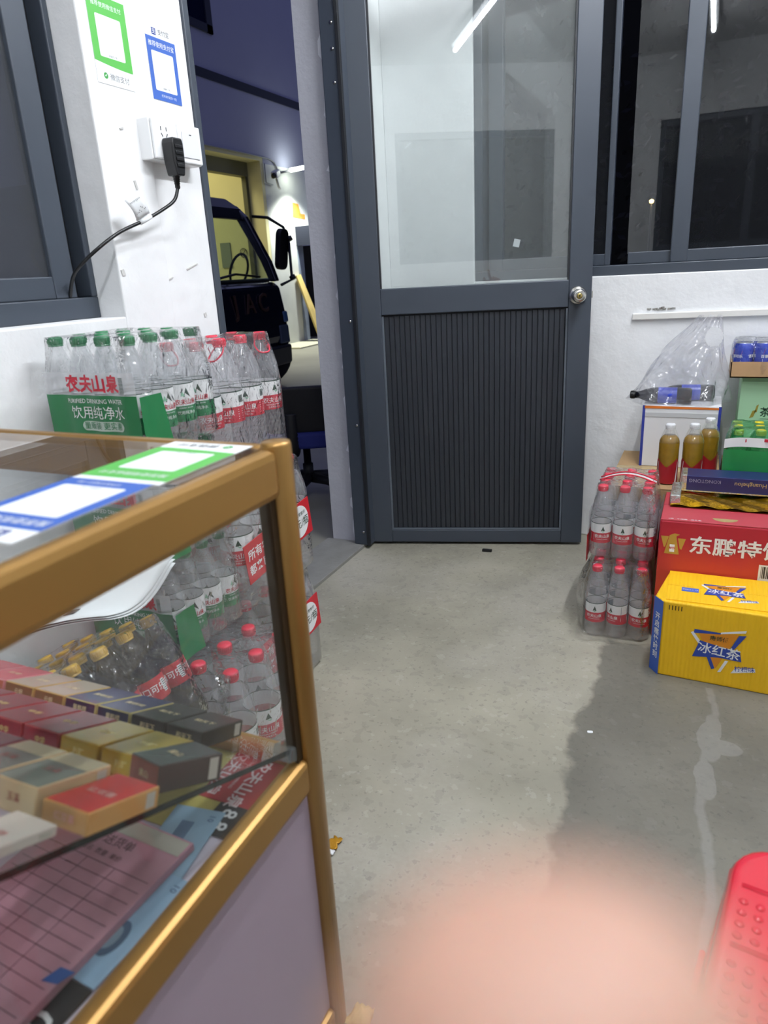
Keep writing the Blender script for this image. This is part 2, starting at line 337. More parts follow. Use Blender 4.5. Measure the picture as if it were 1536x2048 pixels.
# ------------------------------------------------------------------ posters on the pillar and stickers on the counter
def poster(M, w, h, kind, name, label, cat, th=.0006):
    o = thing(name, label, cat); o.matrix_world = M
    b = MB(); b.prism([(-w/2, 0), (w/2, 0), (w/2, h), (-w/2, h)], Matrix(), th); b.build('sheet', PAPER, o)
    T = lambda z: Matrix.Translation((0, 0, z))
    if kind == 'green':
        y0, y1 = .19*h, .93*h
        poly = [(-w/2, y0+.045*h)]+[(-w/2+w*k/8, y0+.045*h*(1-sin(pi/2*k/8))) for k in range(1, 9)]+[(w/2, y1), (-w/2, y1)]
        b = MB(); b.prism(poly, T(th), .0003); b.build('green_panel', mat('poster_green', '58b24e', .5), o)
        b = MB(); b.prism([(x, y+.51*h) for x, y in rrect(.66*w, .44*h, .03*w)], T(th+.0003), .0002); b.build('code_panel', PAPER, o)
        b = MB(); b.text('推荐使用微信支付', .098*w, Matrix.Translation((0, .83*h, th+.0005)), 0, 0.); b.build('headline', PAPER, o)
        b = MB(); b.text('微信支付', .13*w, Matrix.Translation((.10*w, .085*h, th+.0003)), 0)
        b.build('caption', mat('grey_ink', '6c6f70'), o); b = MB(); b.text('收银员 (*号)', .045*w, Matrix.Translation((0, .31*h, th+.0007)), 0); b.build('payee_line', mat('grey_ink', '6c6f70'), o)
        b = MB(); b.prism([(.055*w*cos(2*pi*k/16)-.27*w, .055*w*sin(2*pi*k/16)+.09*h) for k in range(16)], T(th), .0003)
        b.prism([(-.295*w, .09*h), (-.275*w, .078*h), (-.245*w, .105*h), (-.25*w, .11*h), (-.275*w, .09*h), (-.29*w, .098*h)], T(th+.0003), .0002, 1)
        b.build('check_mark', [mat('poster_dark_green', '3c9a45', .5), PAPER], o)
    else:
        b = MB(); b.prism([(-w/2, 0), (w/2, 0), (w/2, .83*h), (-w/2, .83*h)], T(th), .0003); b.build('blue_panel', mat('poster_blue', '3d63b4', .5), o)
        b = MB(); b.prism([(x, y+.39*h) for x, y in rrect(.74*w, .52*h, .03*w)], T(th+.0003), .0002); b.build('code_panel', PAPER, o)
        b = MB(); b.text('推荐使用支付宝', .125*w, Matrix.Translation((0, .735*h, th+.0005)), 0, 0.)
        b.build('headline', PAPER, o); b = MB(); b.text('打开支付宝[扫一扫]', .06*w, Matrix.Translation((.05*w, .065*h, th+.0005)), 0); b.build('footer_line', PAPER, o)
        b = MB(); b.text('支付宝', .13*w, Matrix.Translation((.13*w, .91*h, th+.0003)), 0)
        b.build('caption', mat('dark_ink', '3c3f46'), o); b = MB(); b.text('收银员 (*号)', .045*w, Matrix.Translation((0, .165*h, th+.0007)), 0); b.build('payee_line', mat('dark_ink', '3c3f46'), o)
        b = MB(); b.prism([(x-.2*w, y+.905*h) for x, y in rrect(.14*w, .09*h, .01*w)], T(th), .0003)
        b.text('支', .12*w, Matrix.Translation((-.2*w, .905*h, th+.0005)), 1); b.build('logo', [mat('logo_blue', '35488c'), PAPER], o)
    return o
def wallM(y, z, x=0.): return FR((x, y, z), (0, 1, 0), (0, 0, 1))
poster(wallM(-1.1415, 1.587, .0006), .118, .19, 'green', 'payment_poster', 'green and white payment poster taped beside the window reveal', 'poster')
poster(wallM(-.9585, 1.586, -.0054), .108, .167, 'blue', 'payment_poster', 'blue and white payment poster taped above the wall socket', 'poster')
# ------------------------------------------------------------------ socket box, plug and cord
t = thing('socket_box', 'white surface-mounted double box with a socket and a rocker switch', 'wall socket')
b = MB(); b.box(-.008, .034, -1.093, -.903, 1.438, 1.531); b.build('body', WHITE, t, .003)
for y0, y1 in ((-1.089, -.999), (-.997, -.907)):
    b = MB(); b.box(.034, .042, y0, y1, 1.440, 1.529); b.build('face_plate', WHITE, t, .003)
b = MB(); b.box(.042, .0445, -.984, -.920, 1.452, 1.512); b.build('rocker', mat('rocker_white', 'e4e5ea', .3), t, .002)
b = MB(); b.box(.0443, .0450, -.956, -.948, 1.505, 1.507); b.build('rocker_mark', BLACK, t)
for dy, dz, a in ((-.010, 1.508, 0), (.010, 1.508, 0), (-.008, 1.494, .6), (.010, 1.494, -.6)):
    b = MB(); b.obox(FR((.0421, -1.05+dy, dz), (0, 1, a), (0, -a, 1)), .002, .009, .0012); b.build('slot', BLACK, t)
t = thing('power_plug', 'chunky black power plug pushed into the wall socket', 'plug')
b = MB(); b.prism([(-.017, .0), (.017, .0), (.0205, -.012), (.0205, -.055), (.014, -.085), (-.014, -.085), (-.0205, -.055), (-.0205, -.012)], FR((.0425, -1.045, 1.486), (0, 1, 0), (0, 0, 1)), .034); b.build('body', BLACK, t, .004, 3)
for k in range(4):
    b = MB(); b.box(.0765, .0795, -1.058, -1.032, 1.462-.014*k, 1.470-.014*k); b.build('grip_rib', BLACK, t, .0015)
b = MB(); b.lathe([(.009, 0), (.009, -.004), (.0075, -.004), (.0085, -.009), (.007, -.009), (.008, -.014), (.0065, -.014), (.0075, -.019), (.006, -.019), (.0065, -.026), (.005, -.03)], 12, (.058, -1.045, 1.402)); b.build('strain_relief', BLACK, t)
def bez(P, n=8):
    out = []; P = [Vector(p) for p in P]
    for i in range(len(P)-1):
        p0 = P[max(i-1, 0)]; p1 = P[i]; p2 = P[i+1]; p3 = P[min(i+2, len(P)-1)]
        for k in range(n):
            u = k/n; out.append(.5*((2*p1)+(p2-p0)*u+(2*p0-5*p1+4*p2-p3)*u*u+(3*p1-p0-3*p2+p3)*u**3))
    return out+[P[-1]]
b = MB(); b.tube(bez([(.058, -1.045, 1.375), (.055, -1.062, 1.345), (.046, -1.11, 1.318), (.036, -1.164, 1.295), (.028, -1.24, 1.268), (.012, -1.295, 1.235), (-.025, -1.318, 1.202), (-.06, -1.318, 1.175), (-.085, -1.315, 1.13)]), .0042, 10); b.build('cord', BLACK, t)
tg = MB(); A = [Vector(p) for p in ((.048, -1.228, 1.335), (.055, -1.190, 1.356), (.046, -1.148, 1.313), (.040, -1.190, 1.293))]
tg.grid(lambda u, v: A[0].lerp(A[1], u).lerp(A[3].lerp(A[2], u), v)+Vector((.006*sin(pi*v), 0, 0)), 4, 6)
tgo = tg.build('warning_tag', PAPER, t); so = tgo.modifiers.new('thick', 'SOLIDIFY'); so.thickness = .0006
tp = MB()
for k in range(9):
    u = .14+.085*k
    def q(uu, v): return A[0].lerp(A[1], uu).lerp(A[3].lerp(A[2], uu), v)+Vector((.006*sin(pi*v)+.0012, 0, 0))
    l = .75-.2*random.random(); tp.add([q(u, .18), q(u+.03, .18), q(u+.03, l), q(u, l)], [(0, 1, 2, 3)])
tp.build('tag_print', mat('grey_ink', '6c6f70'), tgo)
b = MB(); b.tube([(.0405, -1.14, 1.306), (.0368, -1.175, 1.291)], .0062, 10); b.build('tag_sleeve', PAPER, tgo)
# ------------------------------------------------------------------ cable trunking on the back wall
t = thing('cable_trunking', 'white plastic cable trunking strip running along the wall below the window', 'trunking')
t.location = (1.028, .40, .92); t.rotation_euler = (0, R(-.8), 0)
b = MB(); b.box(0, 1.5, -.014, .0, 0, .025); b.build('channel', WHITE, t, .002)
b = MB(); b.box(.002, 1.5, -.0155, -.0135, .002, .023); b.build('cover', mat('trunking_cover', 'e6e4de', .4), t, .001)
# ------------------------------------------------------------------ glass counter
GOLD = mat('gold_aluminium', 'a37c42', .34, .55, noise=.04, ns=4)
GOLDD = mat('dark_bronze', '3a2a14', .5, .5)
LILAC = mat('lilac_board', 'a898a6', .45, noise=.03, ns=3)
ctr = thing('glass_counter', 'gold-framed glass display counter with lilac lower panels', 'counter')
PX, PY, PY2, PX2 = .847, -1.912, -2.50, .03
for x, y in ((PX, PY), (PX, PY2), (PX2, PY), (PX2, PY2)):
    b = MB(); b.lathe([(.0185, .0), (.0185, .962), (.0175, .966), (0, .9665)], 24, (x, y, 0)); b.build('post', GOLD, ctr)
def rail(name, x0, x1, y0, y1, z0, z1, bv=.006): bar(ctr, name, x0, x1, y0, y1, z0, z1, GOLD, bv)
# top rails: ends (along y) and long sides (along x)
for x in (PX, PX2): rail('top_rail', x-.014, x+.014, PY2+.016, PY-.016, .902, .9615, .010)
for y in (PY, PY2): rail('top_rail', PX2+.016, PX-.016, y-.013, y+.013, .902, .961, .008)
for x in (PX, PX2): rail('middle_rail', x-.015, x+.013, PY2+.016, PY-.016, .474, .528, .008)
for y in (PY, PY2): rail('middle_rail', PX2+.016, PX-.016, y-.013, y+.013, .474, .522, .006)
for x in (PX, PX2): rail('bottom_rail', x-.014, x+.014, PY2+.016, PY-.016, .012, .055, .008)
for y in (PY, PY2): rail('bottom_rail', PX2+.016, PX-.016, y-.013, y+.013, .012, .055, .006)
for x in (PX, PX2): bar(ctr, 'lower_panel', x-.006, x+.004, PY2, PY, .05, .48, LILAC, 0)
for y in (PY, PY2): bar(ctr, 'lower_panel', PX2, PX, y-.005, y+.005, .05, .48, LILAC, 0)
bar(ctr, 'base_board', PX2, PX, PY2, PY, .485, .5, mat('base_board_lilac', 'cfc8d6', .4), 0)
bar(ctr, 'gasket', PX-.012, PX+.004, PY-.030, PY-.017, .528, .902, GOLDD, 0); bar(ctr, 'gasket', PX-.030, PX-.018, PY-.006, PY+.004, .522, .902, GOLDD, 0)
pane(ctr, PX-.004, PX+.001, PY2+.01, PY-.01, .52, .91, CGLASS, 'side_pane'); pane(ctr, PX2+.01, PX-.01, PY-.002, PY+.003, .515, .91, CGLASS, 'front_pane')
pane(ctr, PX2+.012, PX-.012, PY2+.012, PY-.012, .9535, .9595, CGLASS, 'top_pane')
TH = R(23.7); CT, ST = cos(TH), sin(TH)
def shelf_pt(s, t, h=0.): return Vector((PX-t, PY-s+h*ST, .5347+.43916*s+h*CT))
b = MB(); M = FR(shelf_pt(.255, .40, -.003), (1, 0, 0), (0, CT, -ST)); b.obox(M, .785, .47/CT, .006)
b.build('sloping_shelf', CGLASS, ctr)
b = MB(); b.obox(FR(shelf_pt(.255, .0068, -.003), (1, 0, 0), (0, CT, -ST)), .0016, .47/CT, .0066); b.build('shelf_edge', mat('glass_edge', '16201c', .15), ctr)
b = MB(); b.obox(FR(shelf_pt(.028, .012, -.004), (1, 0, 0), (0, CT, -ST)), .03, .03, .022); b.build('shelf_clip', clear('clip_plastic', (.75, .8, .8), .25, (.6, .65, .65)), ctr, .003)
poster(FR((.760, -1.916, .9600), (-1, 0, 0), (0, -1, 0)), .118, .168, 'green', 'payment_sticker', 'green payment sticker lying on the glass counter top', 'sticker')
poster(FR((.757, -2.084, .9600), (-1, 0, 0), (0, -1, 0)), .112, .165, 'blue', 'payment_sticker', 'blue payment sticker lying on the glass counter top', 'sticker')
# cigarette packs on the sloping shelf: (s, t, turn, length, width, height, top, side, end, text, label)
GR = 'cigarette packs on the sloping glass shelf'
def cig(s, t, L, W, h, top, side, end, txt, label, turn=0., ink='d9c79a', band=None, gloss=.22):
    M = FR(shelf_pt(s, t, .0005), (1, 0, 0), (0, CT, -ST)) @ Matrix.Rotation(turn, 4, 'Z')
    o = thing('cigarette_pack', label, 'cigarette pack', group=GR); o.matrix_world = M
    b = MB(); b.box(-W/2, W/2, -L/2, L/2, 0, h); b.build('carton', mat('pack_'+side, side, gloss), o, .0012)
    b = MB(); b.box(-W/2+.0015, W/2-.0015, -L/2+.0015, L/2-.0015, h-.0004, h+.0003); 
    if band: b.box(-W/2+.0015, W/2-.0015, L/2-.03, L/2-.0015, h+.0002, h+.0005, 1)
    b.text(txt, .011, Matrix.Translation((0, -.004, h+.0006)), 2, .01)
    b.build('face_print', [mat('pack_'+top, top, gloss), mat('pack_'+(band or top), band or top, gloss), mat('ink_'+ink, ink, .4)], o)
    b = MB(); b.box(-W/2+.0015, W/2-.0015, -L/2-.0003, -L/2+.001, .0015, h-.0015)
    b.text(txt, .0085, FR((0, -L/2-.0005, h/2), (1, 0, 0), (0, 0, 1)), 1, .01)
    b.build('end_print', [mat('pack_'+end, end, gloss), mat('ink_'+ink, ink, .4)], o)
    b = MB(); b.box(W/2-.0005, W/2+.0004, L/2-.018, L/2-.006, .003, h-.003); b.build('tax_stamp', mat('stamp_grey', 'b9b4a6', .5), o)
    return o
CW = .0575
row1 = [('black', '3b3a36', '38342e', '2e2a26', '和天下'), ('black', '3b3a36', '38342e', '2e2a26', '和天下'), ('indigo', '3a3c5c', 'b8ab72', '2c2c48', '黄鹤楼'), ('indigo', '3a3c5c', 'b8ab72', '2c2c48', '黄鹤楼'),
        ('beige', 'a89a88', 'b89a5c', '7a5f3a', '云烟'), ('beige', 'a89a88', 'b89a5c', '7a5f3a', '云烟'), ('rose', 'b5525a', 'c9878a', 'b06a50', '红河'), ('rose', 'b5525a', 'c9878a', 'b06a50', '红河'), ('rose', 'b5525a', 'c9878a', 'b06a50', '红河')]
L1 = ['black cigarette pack at the side-glass end', 'black cigarette pack next to the indigo ones', 'indigo cigarette pack next to the black ones', 'indigo cigarette pack next to the beige ones', 'beige cigarette pack next to the indigo ones', 'beige cigarette pack next to the rose ones', 'first rose cigarette pack after the beige ones', 'second rose cigarette pack after the beige ones', 'third rose cigarette pack after the beige ones']
for i, (nm, a, c, d, tx) in enumerate(row1): cig(.068, .118+.061*i, .090, CW, .022, a, c, d, tx, L1[i]+' in the row along the front glass')
row2 = [('golden', '9c8a3e', 'a8882e', 'b09430', '利群'), ('golden', '9c8a3e', 'a8882e', 'b09430', '利群')]+[('maroon', '6e2a30', '8f3a3a', '7c1f2c', '中华')]*6
L2 = ['golden cigarette pack beside the crumpled grey one', 'golden cigarette pack beside the maroon ones']+[q+' maroon cigarette pack after the golden ones' for q in ('first', 'second', 'third', 'fourth', 'fifth', 'sixth')]
for i, (nm, a, c, d, tx) in enumerate(row2): cig(.193, (.095 if i == 0 else .157)+(.061*(i-1) if i else 0), .091, CW, .026, a, c, d, tx, L2[i]+' in the middle row of the shelf', .03 if i == 0 else 0, ink='d8c878')
for i in range(5): 
    a, c, d = (('6f7468', 'c2a982', 'c9b692'), ('5a3038', '7a3c42', '6a2a34'))[i > 1]
    cig(.317, .094+.061*i, .090, CW, .030, a, c, d, '玉溪', ('grey landscape cigarette pack beside the flat red pack', 'grey landscape cigarette pack beside the dark plum packs', 'first dark plum cigarette pack after the grey landscape packs', 'second dark plum cigarette pack after the grey landscape packs', 'third dark plum cigarette pack after the grey landscape packs')[i], ink='8a3a34', band='b0a684' if i < 2 else None)
cig(.205, .0425, .085, .052, .030, '4d5450', '4a423c', '8a5040', '黄山', 'crumpled dark grey cigarette pack lying askew by the side glass', R(-14))
cig(.312, .0335, .092, .056, .021, 'b8332f', 'c9985a', 'c79c64', '红双喜', 'flat red cigarette pack with orange ends on the shelf edge', 0, ink='d8a59a')
cig(.425, .105, .088, .056, .022, 'b5403c', 'c0943c', 'b8923c', '红塔山', 'red and gold cigarette pack at the top of the sloping shelf')
cig(.40, .052, .075, .05, .010, 'd9d0c4', 'd0c6ba', 'cbbfb0', '白沙', 'thin white cigarette pack with a red line on the shelf', ink='b23a34')
# papers on the counter's base board
Z0 = .5005
def sheet(name, label, cat, cx, cy, w, l, rz, colr, z=Z0, th=.0008, draw=None, extra=()):
    o = thing(name, label, cat, (cx, cy, z), rz)
    b = MB(); b.box(-w/2, w/2, -l/2, l/2, 0, th); b.build('sheet', mat('sheet_'+colr, colr, .5, noise=.06, ns=25), o)
    if draw: b = MB(); draw(b, th+.0003); b.build('print', [mat('ink_'+e, e, .5) for e in extra], o)
    return o
sheet('price_poster', 'yellow price poster lying under the sloping shelf', 'poster', .69, -1.995, .20, .165, 0, 'b8ac5a', draw=lambda b, z: [b.text('知', .035, FR((.055, .06, z), (0, -1, 0), (1, 0, 0)), 0), b.obox(Matrix.Translation((.03, -.03, z)), .004, .004, .0003, 1), b.obox(Matrix.Translation((.055, -.055, z)), .005, .003, .0003, 1)], extra=('e9e19a', '3a3a2a'))
def dr(b, z):
    b.text('农夫山泉', .024, FR((.012, -.012, z), (0, -1, 0), (1, 0, 0)), 0, .02); b.text('农夫山泉', .024, FR((-.030, -.002, z), (0, -1, 0), (1, 0, 0)), 0, .01); b.text('NONGFU SPRING', .007, FR((-.008, -.002, z), (0, -1, 0), (1, 0, 0)), 0)
sheet('shelf_strip', 'red price strip with white lettering under the sloping shelf', 'price strip', .7765, -1.962, .082, .108, 0, 'a0282e', z=Z0+.0012, draw=dr, extra=('d8c6c8',))
sheet('digit_card', 'black price card with white 8.8 digits beside the banknotes', 'price card', .797, -2.042, .046, .052, 0, '1b1c1e', z=Z0+.0012, draw=lambda b, z: b.text('8.8', .03, FR((0, 0, z), (0, -1, 0), (1, 0, 0)), 0, .012), extra=('d5d8d8',))
def dn(b, z):
    b.text('10', .012, FR((.022, .055, z), (0, -1, 0), (1, 0, 0)), 0); b.text('10', .013, FR((-.020, -.058, z), (0, -1, 0), (1, 0, 0)), 0)
    b.prism([(.013*cos(2*pi*k/20), -.02+.022*sin(2*pi*k/20)) for k in range(20)], Matrix.Translation((.008, 0, z)), .0002, 1)
    b.prism([(.008*cos(2*pi*k/20), -.02+.014*sin(2*pi*k/20)) for k in range(20)], Matrix.Translation((.006, 0, z+.0002)), .0002, 2)
    for k in range(6): b.obox(Matrix.Translation((-.012+.003*k, .03, z)), .0016, .03, .0002, 0)
sheet('banknote', 'blue banknote lying on the base board next to the black digit card', 'banknote', .768, -2.105, .07, .138, R(8), '8fb0c6', z=Z0+.0024, draw=dn, extra=('2f4f7a', '4a6a86', '8098a8'))
sheet('banknote', 'blue banknote with a dark portrait tucked beneath the pink ledger', 'banknote', .785, -2.205, .07, .138, R(-4), '93b6d0', z=Z0+.0034, draw=dn, extra=('2f4f7a', '46627e', '8098a8'))
def dl(b, z):
    for k in range(17): b.obox(Matrix.Translation((0, .085-.0150*k, z)), .172, .0007, .0002, 0)
    for x in (-.05, -.01, .035): b.obox(Matrix.Translation((x, -.03, z)), .0006, .23, .0002, 0)
    b.text('送货单', .016, Matrix.Translation((.01, .115, z)), 0); b.text('品名  数量  单价', .009, Matrix.Translation((.0, .096, z)), 0)
    b.box(-.09, .09, .128, .15, z, z+.0002, 1)
led = sheet('ledger', 'pad of pink ruled ledger sheets under the shelf', 'ledger', .695, -2.245, .185, .305, R(-3), 'c08e9c', z=Z0+.0046, th=.010, draw=dl, extra=('5a3a44', 'b4b0a2'))
b = MB(); b.prism([(0, 0), (.018, .004), (.024, .02), (.006, .018)], Matrix.Translation((.075, -.045, .0104)), .0004); b.build('blue_tab', col('2f5ba0'), led)
sheet('digit_card', 'black price card with white digits below the pink ledger', 'price card', .785, -2.335, .05, .12, R(-4), '17181a', z=Z0+.0012, draw=lambda b, z: b.text('0.0', .045, FR((0, 0, z), (0, -1, 0), (1, 0, 0)), 0, .012), extra=('d5d8d8',))
# ------------------------------------------------------------------ bottles
PET = clear('clear_bottle', tint=(.99, .993, .996), haze=.14, hazecol=(.93, .95, .98), gloss=1.5, base=.02, rough=.05, ior=1.4)
FILM = clear('shrink_film', tint=(.985, .985, .985), haze=.05, hazecol=(.93, .94, .97), gloss=1.4, base=.012, rough=.10, ior=1.35, bump=.7, bs=38)
PRED = mat('print_red', 'c22a3c', .35); PGRN = mat('print_green', '1f7a4a', .35); INKW = mat('print_white', 'e9ebeb', .4); INKD = mat('print_dark', '22402f', .4); INKR = mat('print_crimson', 'c4233a', .4)
CAPR = mat('red_cap', 'd8364c', .3); CAPG = mat('green_cap', '2f7d50', .3); CAPY = mat('yellow_cap', 'd3a93a', .35); CAPW = mat('white_cap', 'e9ebec', .35)
def cap_mesh(name, r, h, m, ring=True):
    b = MB(); n = 22; b.lathe([(r*.98, 0), (r*.98, h*.14), (r*.9, h*.16), (r, h*.22), (r*.97, h*.86), (r*.86, h), (0, h)], n)
    for k in range(n):
        a = 2*pi*k/n; b.obox(FR((r*cos(a), r*sin(a), h*.55), (-sin(a), cos(a), 0), (0, 0, 1)), r*.10, h*.6, .0012)
    return b.mesh(name, m)
def wrap(r, a0, z0): return lambda x, y: (r*cos(a0+x/r), r*sin(a0+x/r), z0+y)
def water15():
    H = .335; p = [(.012, .006), (.030, .001), (.0395, .002), (.0440, .012)]
    z = .018
    while z < .118: p += [(.0445, z), (.0445, z+.004), (.0418, z+.0065), (.0418, z+.0085)]; z += .0115
    p += [(.0440, .121), (.0440, .208), (.0450, .214), (.0445, .228), (.0405, .252), (.0330, .277), (.0235, .299), (.0155, .312), (.0140, .316), (.0140, .322)]
    body = MB().lathe(p, 20).mesh('bottle', PET)
    lb = MB(); r = .0446
    lb.lathe([(r, .125), (r, .1645), (r, .165), (r, .2025), (r, .203), (r, .2055)], 28, ms=[1, 1, 0, 2, 2])
    lb.f = [f for f in lb.f if len(f) == 4]; lb.m = lb.m[:len(lb.f)]; lb.sm = lb.sm[:len(lb.f)]
    r2 = r+.0005
    for a in (0, pi):
        lb.text('农夫山泉', .0165, None, 3, .01, fn=wrap(r2, a+.05, .150)); lb.text('NONGFU SPRING', .0062, None, 3, fn=wrap(r2, a+.05, .1385)); lb.text('饮用天然水 1.5L', .0055, None, 3, fn=wrap(r2, a+.05, .1315))
        f = wrap(r2, a+.15, .178); lb.add([f(-.008, 0), f(.008, 0), f(.0, .017)], [(0, 1, 2)], 4); lb.add([f(-.004, -.001), f(.009, -.001), f(.004, -.006)], [(0, 2, 1)], 5)
        for k in range(9): g = wrap(r2, a+1.15, .175); x = .002*k; lb.add([g(x, 0), g(x+.0011, 0), g(x+.0011, .018), g(x, .018)], [(0, 1, 2, 3)], 2)
        g = wrap(r2, a+1.2, .145); 
        for k in range(5): lb.add([g(-.008, -.012+.006*k), g(.010, -.012+.006*k), g(.010, -.0105+.006*k), g(-.008, -.0105+.006*k)], [(0, 1, 2, 3)], 3)
    return dict(H=H, R=.0455, body=body, cap=cap_mesh('cap', .0172, .021, CAPR), cz=.315, label=lb.mesh('label', [INKW, PRED, INKD, INKW, INKD, mat('print_mint', '8fc4a8', .4)]), sh=(.60, .76, .90))
def water05(green):
    H = .237; p = [(.010, .004), (.022, .001), (.029, .003), (.0318, .012), (.0318, .05)]
    p += [(.0312, .052), (.0312, .126), (.0322, .130), (.0318, .142), (.0290, .162), (.0225, .190), (.0150, .208), (.0125, .214), (.0125, .221)]
    body = MB().lathe(p, 18).mesh('bottle', PET); lb = MB(); r = .0318; r2 = r+.0004
    if green: lb.lathe([(r, .044), (r, .0775), (r, .078), (r, .1245), (r, .125), (r, .1265)], 22, ms=[1, 1, 0, 2, 2])
    else: lb.lathe([(r, .050), (r, .0835), (r, .084), (r, .1145), (r, .115), (r, .1165)], 22, ms=[1, 1, 0, 2, 2])
    lb.f = [f for f in lb.f if len(f) == 4]; lb.m = lb.m[:len(lb.f)]; lb.sm = lb.sm[:len(lb.f)]
    for a in (0, pi):
        if green:
            lb.text('农夫山泉', .0125, None, 6, .015, fn=wrap(r2, a, .086)); lb.text('PURIFIED WATER', .0042, None, 3, fn=wrap(r2, a, .0735)); lb.text('饮用纯净水', .0085, None, 3, fn=wrap(r2, a, .063))
            f = wrap(r2, a+.1, .097); lb.add([f(-.008, 0), f(.008, 0), f(.0, .020)], [(0, 1, 2)], 4); lb.add([f(-.014, .002), f(-.004, .002), f(-.010, .014)], [(0, 1, 2)], 5)
        else:
            lb.text('农夫山泉', .0125, None, 3, .015, fn=wrap(r2, a, .072)); lb.text('NONGFU SPRING', .0046, None, 3, fn=wrap(r2, a, .062))
            f = wrap(r2, a+.05, .091); lb.add([f(-.006, 0), f(.006, 0), f(.0, .016)], [(0, 1, 2)], 4); lb.add([f(-.005, -.001), f(.005, -.001), f(.0, -.005)], [(0, 2, 1)], 5)
            g = wrap(r2, a+1.5, .083); lb.add([g(-.014, -.022), g(.014, -.022), g(.014, -.010), g(-.014, -.010)], [(0, 1, 2, 3)], 3); lb.add([g(-.014, -.010), g(.014, -.010), g(.014, .028), g(-.014, .028)], [(0, 1, 2, 3)], 7)
        for k in range(5): g = wrap(r2, a-1.1, .06); lb.add([g(-.008, .004*k), g(.008, .004*k), g(.008, .004*k+.0012), g(-.008, .004*k+.0012)], [(0, 1, 2, 3)], 3)
    return dict(H=H, R=.0325, body=body, cap=cap_mesh('cap', .0152, .0185, CAPG if green else CAPR), cz=.2185, label=lb.mesh('label', [INKW, PGRN if green else PRED, INKD, INKW, INKD, mat('print_mint', '8fc4a8', .4), INKR, mat('print_sea', '3f6678', .4, noise=.5, ns=60)]), sh=(.58, .74, .90))
def cola05():
    H = .232; p = [(.012, .005), (.022, .0), (.029, .004), (.0310, .014), (.0308, .040), (.0285, .062), (.0300, .085), (.0305, .118), (.0318, .135), (.0305, .155), (.0235, .185), (.0150, .205), (.0125, .212), (.0125, .218)]
    body = MB().lathe(p, 18).mesh('bottle', mat('cola', '140a07', .08, spec=.6)); lb = MB(); r = .0312
    lb.lathe([(r-.0008, .084), (r, .086), (r+.0006, .128), (r+.0004, .130)], 24, ms=[0, 0, 0]); lb.f = [f for f in lb.f if len(f) == 4]; lb.m = lb.m[:len(lb.f)]; lb.sm = lb.sm[:len(lb.f)]
    for a in (0, 2*pi/3, 4*pi/3):
        lb.text('可口可乐', .017, None, 1, .01, fn=wrap(r+.0014, a, .108))
        g = wrap(r+.0012, a+.95, .095); lb.add([g(-.005, 0), g(.005, 0), g(.005, .026), g(-.005, .026)], [(0, 1, 2, 3)], 1)
        for k in range(6): lb.add([wrap(r+.0016, a+.95, .095)(-.004, .002+.004*k), wrap(r+.0016, a+.95, .095)(.004, .002+.004*k), wrap(r+.0016, a+.95, .095)(.004, .0035+.004*k), wrap(r+.0016, a+.95, .095)(-.004, .0035+.004*k)], [(0, 1, 2, 3)], 2)
    return dict(H=H, R=.0325, body=body, cap=cap_mesh('cap', .0155, .019, CAPY), cz=.2135, label=lb.mesh('label', [mat('cola_red', 'b8202c', .3), INKW, BLACK]), sh=(.6, .76, .9))
def film_mesh(x0, x1, y0, y1, H, R0, pitch, sh, m=FILM, capr=.017, top=True):
    """shrink film hugging a block of bottles: full at the bodies, pinched between the shoulders, closed over the caps"""
    g = .0022; rings = []
    zs = [(.002, .012), (.010, .0), (.28*H, .0), (sh[0]*H, .0), (sh[1]*H, .35), (sh[2]*H, .8), (H*.985, .93), (H+.0015, 1.05)]
    for zi, (z, k) in enumerate(zs):
        pts = []; ins0 = (R0-capr)*k if zi > 0 else .008
        for side in range(4):
            L = (x1-x0) if side % 2 == 0 else (y1-y0); n = max(3, round(L/pitch))*4
            for q in range(n):
                u = -R0+(L+2*R0)*q/n; ph = (u % pitch)/pitch; wv = .5-.5*cos(2*pi*ph)
                ins = ins0+(.010*wv*k if k > 0 else .003*wv)+.0012*sin(37*u+9*side+60*z)
                rr = R0*.8; e = min(u+R0, L+R0-u); cor = rr-math.sqrt(max(0, rr*rr-(rr-min(e, rr))**2)) if e < rr else 0
                d = R0+g-ins-cor
                uc = max(-R0+ins0*.9, min(L+R0-ins0*.9, u))
                P = ((x0+uc, y0-d), (x1+d, y0+uc), (x1-uc, y1+d), (x0-d, y1-uc))[side]; pts.append((P[0], P[1], z))
        rings.append(pts)
    b = MB(); n = len(rings[0]); v = [p for r in rings for p in r]
    f = [(i*n+k, i*n+(k+1) % n, (i+1)*n+(k+1) % n, (i+1)*n+k) for i in range(len(rings)-1) for k in range(n)]
    if top:
        cx, cy = (x0+x1)/2, (y0+y1)/2; last = rings[-1]; o = len(v)
        for t in (.72, .4):
            v += [(cx+(p[0]-cx)*t, cy+(p[1]-cy)*t, H+.0015-.004*abs(sin(9*k))) for k, p in enumerate(last)]
        v.append((cx, cy, H))
        base = (len(rings)-1)*n
        f += [(base+k, base+(k+1) % n, o+(k+1) % n, o+k) for k in range(n)]+[(o+k, o+(k+1) % n, o+n+(k+1) % n, o+n+k) for k in range(n)]+[(o+n+k, o+n+(k+1) % n, o+2*n) for k in range(n)]
    b.add(v, f, 0, True); return b.mesh('film', m)
